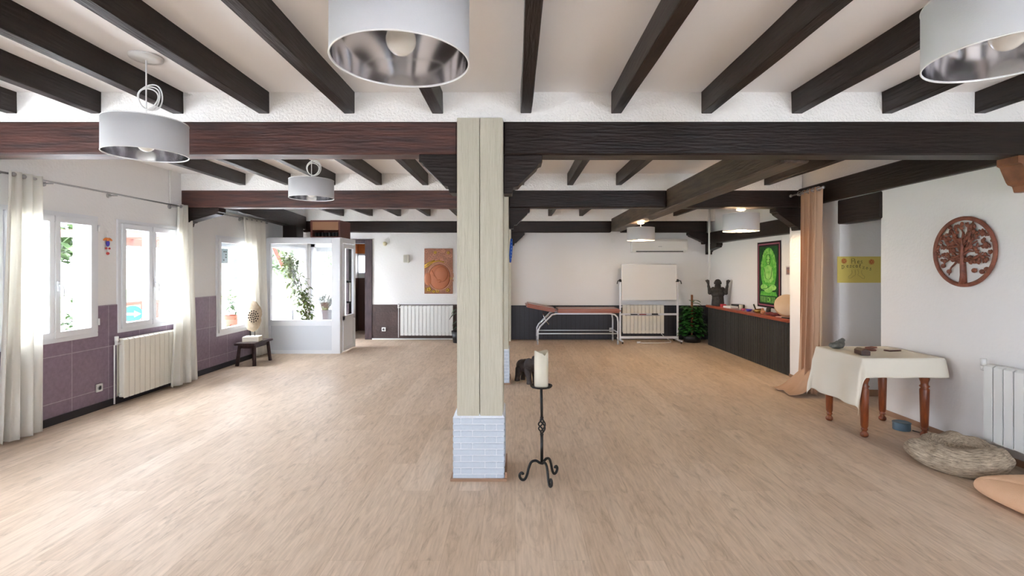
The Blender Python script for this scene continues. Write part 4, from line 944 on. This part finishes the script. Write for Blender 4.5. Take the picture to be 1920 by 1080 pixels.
# tall shrub in the vestibule
t = thing('potted_plant', 'tall leafy yellow green plant leaning inside the glass vestibule', 'plant', (-3.99, 9.45, 0))
bm = bmesh.new(); pot(bm, .14, .18, .3); obj('pot', bm, TERRA, t, True)
path = [(0, 0, .25), (.02, 0, .6), (-.06, 0, .95), (-.2, 0, 1.25), (-.3, 0, 1.55), (-.36, 0, 1.72)]
bm = bmesh.new(); tube(bm, path, .012); tube(bm, [(0, 0, .3), (.05, .05, .7), (-.1, .05, 1.1), (-.15, 0, 1.45)], .009); obj('stem', bm, STEM, t, True)
bm = bmesh.new(); foliage(bm, path[1:], 620, (.08, .14), (.035, .06), rg, .085, .5); obj('foliage', bm, LEAFY, t, True)

# ------------------------------------------------------------------ candle stand
t = thing('candle_stand', 'black wrought iron floor candle stand with scrolled tripod feet', 'candle stand', (.19, 3.54, 0))
bm = bmesh.new(); tube(bm, [(0, 0, .12), (.0, 0, .33)], .011, 10); tube(bm, [(0, 0, .44), (-.002, 0, .55), (-.004, 0, .665)], .010, 10); obj('pole', bm, BLACKIRON, t, True)
bm = bmesh.new()
for k in range(4):
    tube(bm, [(.026*math.sin(PI*q/16)*math.cos(k*PI/2+q*.3), .026*math.sin(PI*q/16)*math.sin(k*PI/2+q*.3), .325+.12*q/16) for q in range(17)], .0055, 6)
sph(bm, (0, 0, .325), .013); sph(bm, (0, 0, .445), .013); obj('twisted_basket', bm, BLACKIRON, t, True)
bm = bmesh.new(); lathe(bm, [(0, .662), (.03, .662), (.072, .664), (.079, .672), (.08, .678), (.077, .677), (.07, .669), (0, .667)], (-.004, 0, 0), 40); obj('drip_tray', bm, BLACKIRON, t, True)
for ang in (math.radians(188), math.radians(-68), math.radians(42)):
    bm = bmesh.new(); pts = []
    prof = [(0, .118), (.02, .125), (.05, .14), (.085, .13), (.105, .09), (.118, .045), (.135, .014), (.155, .009), (.172, .022), (.178, .042), (.168, .058), (.155, .056), (.15, .046)]
    P_ = [prof[0]]+prof+[prof[-1]]
    for q in range(1, len(P_)-2):
        for w_ in range(5):
            u = w_/5; c = [.5*((2*P_[q][d])+(-P_[q-1][d]+P_[q+1][d])*u+(2*P_[q-1][d]-5*P_[q][d]+4*P_[q+1][d]-P_[q+2][d])*u*u+(-P_[q-1][d]+3*P_[q][d]-3*P_[q+1][d]+P_[q+2][d])*u**3) for d in (0, 1)]
            pts.append((c[0]*math.cos(ang)*.9, c[0]*math.sin(ang)*.9, c[1]+.001))
    tube(bm, pts, .0095, 8); obj('leg', bm, BLACKIRON, t, True)
t = thing('pillar_candle', 'tall cream pillar candle standing on the black iron stand', 'candle', (.186, 3.54, .669))
bm = bmesh.new(); seg = 40; G = []
for r_, z in ((.049, 0), (.05, .01), (.05, .12), (.05, .245), (.046, .25), (.04, .235), (.02, .215), (0.001, .213)):
    ringv = []
    for k in range(seg):
        a = 2*PI*k/seg; zz = z
        if z > .2: zz = z+.008*math.sin(a*2+.7)-.014*math.exp(-((a-5.2)/.25)**2)
        ringv.append(bm.verts.new((r_*math.cos(a), r_*math.sin(a), zz)))
    G.append(ringv)
for A, B in zip(G, G[1:]):
    for k in range(seg): bm.faces.new((A[k], A[(k+1) % seg], B[(k+1) % seg], B[k]))
bm.faces.new(G[0][::-1]); bm.faces.new(G[-1]); obj('wax', bm, WAX, t, True)
bm = bmesh.new(); tube(bm, [(0, 0, .21), (.001, 0, .225), (.004, 0, .235)], .0015); obj('wick', bm, DARKPL, t)

# ------------------------------------------------------------------ elephant
t = thing('elephant_figure', 'dark carved elephant standing on the floor behind the candle', 'figurine', (.155, 6.64, 0), math.radians(-50)); t.scale = (1.08, 1.08, 1.0)
bm = bmesh.new()
sph(bm, (0, 0, .22), (.14, .085, .088)); sph(bm, (-.08, 0, .21), (.085, .08, .085)); sph(bm, (.08, 0, .235), (.08, .08, .085))
for x, y, l in ((-.11, .05, -.02), (-.09, -.05, -.035), (.09, .05, .01), (.08, -.055, .03)):
    capsule(bm, (x, y, .17), (x+l*.6, y, .09), .047, .036, 7); capsule(bm, (x+l*.6, y, .09), (x+l, y, .03), .035, .033, 6); cyl(bm, (x+l, y, 0), (x+l, y, .03), .036, .034)
sph(bm, (.17, 0, .29), (.062, .058, .075)); sph(bm, (.15, 0, .34), (.04, .04, .035)); capsule(bm, (.1, 0, .26), (.16, 0, .28), .07, .06)
capsule(bm, (.215, 0, .27), (.25, 0, .2), .034, .026); capsule(bm, (.25, 0, .2), (.265, 0, .12), .026, .02); capsule(bm, (.265, 0, .12), (.29, 0, .075), .02, .015); capsule(bm, (.29, 0, .075), (.315, 0, .085), .015, .012, 4)
capsule(bm, (-.16, 0, .24), (-.185, 0, .12), .012, .009)
remesh(obj('body', bm, ELEPH, t), .008, 3)
for s in (-1, 1):
    bm = bmesh.new(); sph(bm, (.125, s*.082, .275), (.056, .012, .074), (0, .2, -s*.75)); obj('ear', bm, ELEPH, t, True)
    bm = bmesh.new(); tube(bm, [(.2, s*.035, .235), (.235, s*.045, .215), (.262, s*.045, .222)], [.008, .007, .002], 8); obj('tusk', bm, mat('ivory', (214, 204, 180), .4), t, True)

# ------------------------------------------------------------------ stool and sculpture
t = thing('wooden_stool', 'low dark wooden stool with splayed legs below the third window', 'stool', (-4.2, 7.98, 0), math.radians(0))
obj('seat', bx(-.16, .16, -.3, .3, .325, .36, .008), STOOLW, t)
for sx, sy in ((-1, -1), (1, -1), (-1, 1), (1, 1)):
    bm = bmesh.new(); cyl(bm, (sx*.135, sy*.25, 0), (sx*.115, sy*.21, .33), .027, .024, 12); obj('leg', bm, STOOLW, t, True)
obj('apron', bx(-.11, .11, -.22, .22, .27, .325), STOOLW, t)
t = thing('carved_oval', 'pale oval driftwood sculpture with pierced rosette on a cream block', 'sculpture', (-4.2, 7.93, .3605), math.radians(12))
obj('stone_block', bx(-.12, .12, -.11, .11, 0, .08, .005), CREAMST, t)
bm = bmesh.new()
for s in (-1, 1): cyl(bm, (s*.035, 0, .08), (s*.035, 0, .2), .005)
obj('pin', bm, DARKPL, t)
bm = bmesh.new(); sph(bm, (0, 0, .40), (.135, .05, .25), u=48, v=36)
for v_ in bm.verts:
    k = noise.noise(v_.co*9)*.02+noise.noise(v_.co*25)*.006; v_.co += Vector((k, k*.3, k*.8))
    if abs(v_.co.x) > .1 and v_.co.z > .42 and v_.co.x < 0: v_.co.x += .02
obj('oval', bm, DRIFT, t, True)
bm = bmesh.new()
for rad, n, sz in ((.018, 5, .009), (.042, 9, .011), (.07, 13, .010)):
    for k in range(n):
        a = k*2*PI/n; x_, z_ = rad*math.cos(a)+.025, rad*1.25*math.sin(a)+.40
        yy = -.05*math.sqrt(max(0, 1-(x_/.135)**2-((z_-.4)/.25)**2)); sph(bm, (x_, yy-.005, z_), (sz, .004, sz*1.3), u=8, v=6)
obj('rosette_hole', bm, mat('hole_dark', (58, 44, 36), .9), t)

# ------------------------------------------------------------------ table with cloth
TX0, TX1, TY0, TY1, TZ = 3.07, 3.79, 4.38, 5.05, .715
t = thing('side_table', 'small wooden table with turned legs under a cream cloth', 'table', ((TX0+TX1)/2, (TY0+TY1)/2, 0))
hx, hy = (TX1-TX0)/2, (TY1-TY0)/2
obj('tabletop', bx(-hx, hx, -hy, hy, TZ-.03, TZ, .006), TURNED, t); obj('apron', bx(-hx+.06, hx-.06, -hy+.06, hy-.06, TZ-.12, TZ-.03), TURNED, t)
LP = [(.0, 0), (.022, 0), (.033, .012), (.033, .03), (.022, .045), (.018, .055), (.028, .065), (.026, .075), (.022, .08), (.03, .1), (.038, .42), (.036, .43), (.028, .44), (.04, .455), (.028, .47), (.03, .49), (.04, .52), (.034, .555), (.025, .575), (.034, .59), (.025, .6), (.037, .62), (.037, .69)]
for lx, ly in ((3.14, 4.46), (3.135, 4.95), (3.665, 4.95), (3.68, 4.46)):
    bm = bmesh.new(); lathe(bm, LP, (lx-(TX0+TX1)/2, ly-(TY0+TY1)/2, 0), 20); obj('leg', bm, TURNED, t, True)
bm = bmesh.new(); ol, orr, of, ob = .43, .03, .17, .16; nx, ny = 80, 76; G = []
for j in range(ny+1):
    row = []
    for i in range(nx+1):
        u = TX0-ol+(TX1-TX0+ol+orr)*i/nx; v_ = TY0-of+(TY1-TY0+of+ob)*j/ny
        cx_ = min(max(u, TX0-.004), TX1+.004); cy_ = min(max(v_, TY0-.004), TY1+.004); dx = u-cx_; dy = v_-cy_; r_ = math.hypot(dx, dy)
        z = TZ+.004
        if r_ > 1e-6:
            ux, uy = dx/r_, dy/r_; fl = .10*r_+.02*min(1, r_*8)+.018*math.sin(v_*17+1)*abs(ux)*min(1, r_*3)+.012*math.sin(u*19)*abs(uy)*min(1, r_*3)
            cx_ += ux*fl; cy_ += uy*fl; z -= r_*.985*(1+.30*abs(ux*uy))
        else: z += .002*noise.noise(Vector((u*9, v_*9, 0)))
        row.append(bm.verts.new((min(cx_, RX-.006), cy_, z)))
    G.append(row)
for j in range(ny):
    for i in range(nx): bm.faces.new((G[j][i], G[j][i+1], G[j+1][i+1], G[j+1][i]))
o = obj('tablecloth', bm, CLOTH, smooth=True); tag(o, 'cream cloth draped over the small table by the wall', 'tablecloth'); m_ = o.modifiers.new('Solidify', 'SOLIDIFY'); m_.thickness = .002; m_.offset = 1
TT = TZ+.0085
bm = bmesh.new(); sph(bm, (0, 0, .03), (.07, .045, .035), u=24, v=16); sph(bm, (.04, 0, .045), (.036, .034, .045)); sph(bm, (-.04, 0, .028), (.04, .04, .03)); sph(bm, (.055, 0, .075), (.024, .026, .018), (0, -.4, 0)); sph(bm, (.01, 0, .055), (.03, .03, .02))
for v_ in bm.verts:
    k = noise.noise(v_.co*30)*.008; v_.co += Vector((k, k, k)); v_.co.z = max(v_.co.z, 0)
o = obj('rock', bm, GREYST, loc=(3.20, 4.93, TT), rot=(0, 0, .1)); tag(o, 'rough grey stone on the back corner of the cloth covered table', 'stone'); remesh(o, .004, 1)
bm = bmesh.new(); prism(bm, [(-.037, 0), (.037, 0), (.037, .034), (.02, .052), (-.012, .056), (-.037, .04)], -.07, .07, 'XZ'); bmesh.ops.bevel(bm, geom=bm.edges[:], offset=.003, segments=1, affect='EDGES')
o = obj('wooden_block', bm, mat('dark_brown_wood', (84, 52, 40), .45, rgb2=(50, 30, 24), vscale=10, vstretch=(4, 1, 4)), loc=(3.19, 4.56, TT), rot=(0, 0, math.radians(-10))); tag(o, 'dark brown wooden block near the front edge of the table', 'wooden block')
simple('carved_coaster', 'flat oval reddish wooden piece lying on the table', 'ornament', lambda b: lathe(b, [(0, 0), (.06, 0), (.065, .006), (.055, .012), (0, .01)]), RUST, (3.42, 4.80, TT), smooth=True)
simple('carved_coaster', 'second flat wooden piece behind the oval one on the table', 'ornament', lambda b: box(b, -.06, .06, -.03, .03, 0, .012, .004), RUST, (3.53, 4.92, TT), .5)
t = thing('small_tray', 'small dark framed rectangular tray lying on the cloth near the wall', 'tray', (3.62, 4.76, TT), .25)
obj('frame', bx(-.075, .075, -.03, .03, 0, .01, .003), mat('dark_red_frame', (90, 44, 36), .5), t); obj('inlay', bx(-.062, .062, -.02, .02, .0095, .0115), mat('pale_inlay', (190, 176, 160), .5), t)
t = thing('round_tin', 'round blue grey tin on the floor under the table', 'tin', (3.63, 4.66, 0)); bm = bmesh.new(); lathe(bm, [(.068, 0), (.07, .004), (.07, .07), (.066, .075), (.06, .07), (0, .068)], seg=36); obj('tin_body', bm, BLUETIN, t, True)
bm = bmesh.new(); tube(bm, [(.072*math.cos(k*2*PI/36), .072*math.sin(k*2*PI/36), .068) for k in range(36)], .003, 6, True); obj('tin_rim', bm, BLUETIN, t, True)
t = thing('power_cable', 'thin dark cable on the floor beside the round tin', 'cable', (0, 0, 0)); bm = bmesh.new(); tube(bm, [(3.7, 4.62, .004), (3.75, 4.5, .004), (3.8, 4.42, .004), (3.825, 4.3, .004), (3.82, 4.1, .004)], .004, 6); obj('lead', bm, DARKPL, t, True)

# ------------------------------------------------------------------ pet bed
def knit():
    m = bpy.data.materials.new('grey_brown_marl_knit'); m.use_nodes = True; nt = m.node_tree; N = nt.nodes.new; L = nt.links.new
    b = nt.nodes['Principled BSDF']; b.inputs['Roughness'].default_value = .95; b.inputs['Specular IOR Level'].default_value = .1
    at = N('ShaderNodeAttribute'); at.attribute_name = 'uvw'
    mp = N('ShaderNodeMapping'); mp.inputs['Scale'].default_value = (5, 46, 1); L(at.outputs['Vector'], mp.inputs[0])
    nz = N('ShaderNodeTexNoise'); nz.inputs['Scale'].default_value = 1.0; nz.inputs['Detail'].default_value = 9; nz.inputs['Roughness'].default_value = .75; L(mp.outputs[0], nz.inputs['Vector'])
    rp = N('ShaderNodeValToRGB'); e = rp.color_ramp.elements; e[0].position = .33; e[0].color = s2l((96, 84, 76))+(1,); e[1].position = .62; e[1].color = s2l((204, 186, 162))+(1,)
    L(nz.outputs['Fac'], rp.inputs[0]); L(rp.outputs[0], b.inputs['Base Color'])
    bp = N('ShaderNodeBump'); bp.inputs['Strength'].default_value = .22; bp.inputs['Distance'].default_value = .004; L(nz.outputs['Fac'], bp.inputs['Height']); L(bp.outputs[0], b.inputs['Normal'])
    return m
bm = bmesh.new(); nu, nv = 120, 48; G = []; uvw = []
for i in range(nu):
    a = 2*PI*i/nu; row = []
    for j in range(nv+1):
        t_ = j/nv   # from the outer bottom over the rim to the middle
        ph = -PI*.42+t_*PI*1.28
        rt = .108+.024*math.cos(a-2.9)+.012*math.sin(2*a); rm = .212-.012*math.cos(a-2.9)
        if t_ < .8:
            k = t_/.8; an = -1.1+k*(1.1+PI*.93); rr_ = rm+rt*math.cos(an)*(1+.05*math.sin(3*a+1)); z = .088+rt*.8*math.sin(an)
        else:
            k = (t_-.8)/.2; an = -1.1+(1.1+PI*.93); r0 = rm+rt*math.cos(an); z0 = .088+rt*.8*math.sin(an); rr_ = r0*(1-k); z = z0-.045*k
        z *= 1+.14*math.sin(a*1+2.2)+.07*math.sin(3*a)
        wob = noise.noise(Vector((math.cos(a)*2.2+3, math.sin(a)*2.2, t_*2.5)))*.055+noise.noise(Vector((math.cos(a)*6, math.sin(a)*6, t_*7)))*.009
        rr_ = max(0.0005, rr_+wob*(1 if t_ < .8 else (1-t_)*5)); z = max(.001, z+wob*.6)
        row.append(bm.verts.new((rr_*math.cos(a), rr_*math.sin(a)*1.0, z))); uvw.append((a*1.0, t_*1.0, 0))
    G.append(row)
for i in range(nu):
    for j in range(nv): bm.faces.new((G[i][j], G[(i+1) % nu][j], G[(i+1) % nu][j+1], G[i][j+1]))
bm.faces.new([G[i][0] for i in range(nu)])
o = obj('pet_bed', bm, knit(), smooth=True, loc=(3.40, 3.80, 0), rot=(0, 0, .4)); tag(o, 'squashed grey brown knitted pet bed on the floor beside the radiator', 'pet bed')
at = o.data.attributes.new('uvw', 'FLOAT_VECTOR', 'POINT')
for k, u_ in enumerate(uvw): at.data[k].vector = u_

# peach cushion
t = thing('floor_cushion', 'peach plush quilted cushion lying at the picture corner', 'cushion', (3.36, 3.08, 0), math.radians(2))
bm = bmesh.new(); n = 60; G = []
for side in (1, -1):
    g = []
    for j in range(n+1):
        row = []
        for i in range(n+1):
            u = -1+2*i/n; v_ = -1+2*j/n
            e = max(0, 1-abs(u)**5)*max(0, 1-abs(v_)**5); e = e**.32
            q = 1-.45*math.exp(-(u*u+v_*v_)/.01)-.28*math.exp(-((abs(u-v_))**2)/.003)*.8-.28*math.exp(-((abs(u+v_))**2)/.003)*.8
            cr = 1-.13*(u*u*v_*v_)
            z = .062+side*(.068*e*q if side > 0 else .060*e)
            row.append(bm.verts.new((u*.31*cr, v_*.31*cr, z)))
        g.append(row)
    for j in range(n):
        for i in range(n): bm.faces.new((g[j][i], g[j][i+1], g[j+1][i+1], g[j+1][i]))
bmesh.ops.remove_doubles(bm, verts=bm.verts[:], dist=.0008)
obj('cushion_body', bm, PEACH, t, True)
obj('care_tag', bx(-.012, .012, -.03, .03, 0, .002), WHITEPL, t, loc=(-.25, -.09, .112), rot=(.1, -.3, .5))

# ------------------------------------------------------------------ outside
bm = bmesh.new(); box(bm, -40, LX-.25, -20, 45, -.2, -.05); box(bm, LX-.25, 12, YB+1.65, 45, -.2, -.05); struct('ground_outside', bm, GROUND)
struct('lawn', mk(lambda b: box(b, -30, -14, -5, 40, -.05, -.02)), GRASS)
t = thing('planter_box', 'grey planter box outside the glass entrance', 'planter', (-5.05, 12.6, -.05)); obj('trough', bx(-.5, .6, -.3, .3, 0, .55, .01), mat('planter_grey', (26, 27, 30), .7), t)
t = thing('spiky_plant', 'spiky agave growing outside the glass entrance', 'plant', (-4.75, 12.4, .505))
bm = bmesh.new(); rg = random.Random(4)
for k in range(90):
    a = rg.uniform(0, 2*PI); leaf(bm, (0, 0, .02), (math.cos(a), math.sin(a), rg.uniform(.1, 1.8)), rg.uniform(.4, .6), .055, droop=.15)
obj('foliage', bm, mat('agave_green', (22, 27, 17), .7), t); bm = bmesh.new(); sph(bm, (0, 0, .06), (.09, .09, .1)); obj('stem', bm, LEAFO, t, True)
def tree(x, y, h, r, label, m, seed):
    rg = random.Random(seed); t = thing('garden_tree', label, 'tree', (x, y, -.05), 0, 'trees in the garden outside')
    bm = bmesh.new(); cyl(bm, (0, 0, 0), (0, 0, h*.6), .14, .08); obj('trunk', bm, STEM, t, True)
    bm = bmesh.new()
    for k in range(700):
        d = Vector((rg.gauss(0, 1), rg.gauss(0, 1), rg.gauss(0, 1))).normalized()*r*rg.uniform(.55, 1)
        leaf(bm, (d.x, d.y, h*.65+d.z*.9), (rg.uniform(-1, 1), rg.uniform(-1, 1), rg.uniform(-.5, .8)), rg.uniform(.25, .4), rg.uniform(.14, .22))
    obj('foliage', bm, m, t)
tree(-8.7, 20, 3.9, 1.7, 'leafy green tree seen through the glass entrance', LEAFO, 1)
tree(-7.2, 24, 4.4, 1.9, 'broad green tree beyond the entrance, nearer the doorway', LEAFO, 2)
tree(-11, 11.8, 4.4, 1.3, 'green tree seen at the top of the second window', LEAFO, 3)
tree(-12.5, 8.2, 4.3, .9, 'light green tree seen at the top of the first window', LEAFO, 6)
t = thing('neighbour_house', 'pale house with a tiled roof across the garden', 'house', (-14, 30, -.05))
obj('wall', bx(-5, 7, 0, 6, 0, 3), HOUSE, t); bm = bmesh.new(); prism(bm, [(-.8, 2.9), (3, 4.8), (6.8, 2.9)], -5.6, 7.6, 'YZ'); obj('roof', bm, ROOFT, t)
for xx in (-3, 0, 3.5): obj('window', bx(xx, xx+1.1, -.03, .0, 1, 2.2), DARKPL, t)
t = thing('garden_pergola', 'orange stained timber porch outside the second window', 'porch', (-7.3, 9.0, -.05)); t.scale = (1, 1, .87)
for xx, yy in ((0, 0), (0, 2.6)): obj('post', bx(xx-.07, xx+.07, yy-.07, yy+.07, 0, 2.35), PERG, t)
for k in range(6): obj('rafter', bx(-.8, 1.75, -.3+k*.6, -.2+k*.6, 2.45, 2.6), PERG, t)
obj('crossbeam', bx(-.08, .08, -.5, 3.1, 2.3, 2.45), PERG, t)
t = thing('entrance_canopy', 'orange stained timber canopy over the glass entrance outside', 'canopy', (0, 0, 0))
obj('canopy_roof', bx(-6.0, LX-.27, 8.7, 12.9, 2.38, 2.48), PERG, t); obj('canopy_roof', bx(LX-.27, -3.97, 10.92, 12.9, 2.38, 2.48), PERG, t)
obj('post', bx(-5.98, -5.86, 9.0, 9.12, -.05, 2.38), PERG, t)
bm = bmesh.new(); tube(bm, [(-5.92, 12.6, 1.6), (-5.92, 11.8, 2.38)], .06, 4); obj('brace', bm, PERG, t)
t = thing('garden_table', 'orange wooden table standing outside the second window', 'table', (-7.0, 9.1, -.05))
obj('tabletop', bx(-.2, .2, -.5, .5, .92, .98), PERG, t)
for yy in (-.4, .4): obj('leg', bx(-.15, .15, yy-.03, yy+.03, 0, .92), PERG, t)
for k, (x, y, lab) in enumerate(((-5.7, 6.35, 'terracotta pot with a green shrub outside the first window'), (-6.2, 11.0, 'terracotta pot outside the third window'))):
    t = thing('garden_pot', lab, 'plant pot', (x, y, -.05)); bm = bmesh.new(); pot(bm, .16, .24, .55); obj('pot', bm, TERRA, t, True)
    bm = bmesh.new(); foliage(bm, [(0, 0, .6), (0, 0, 1.0)], 120, (.1, .18), (.04, .08), random.Random(k), .13); obj('foliage', bm, LEAFO, t)
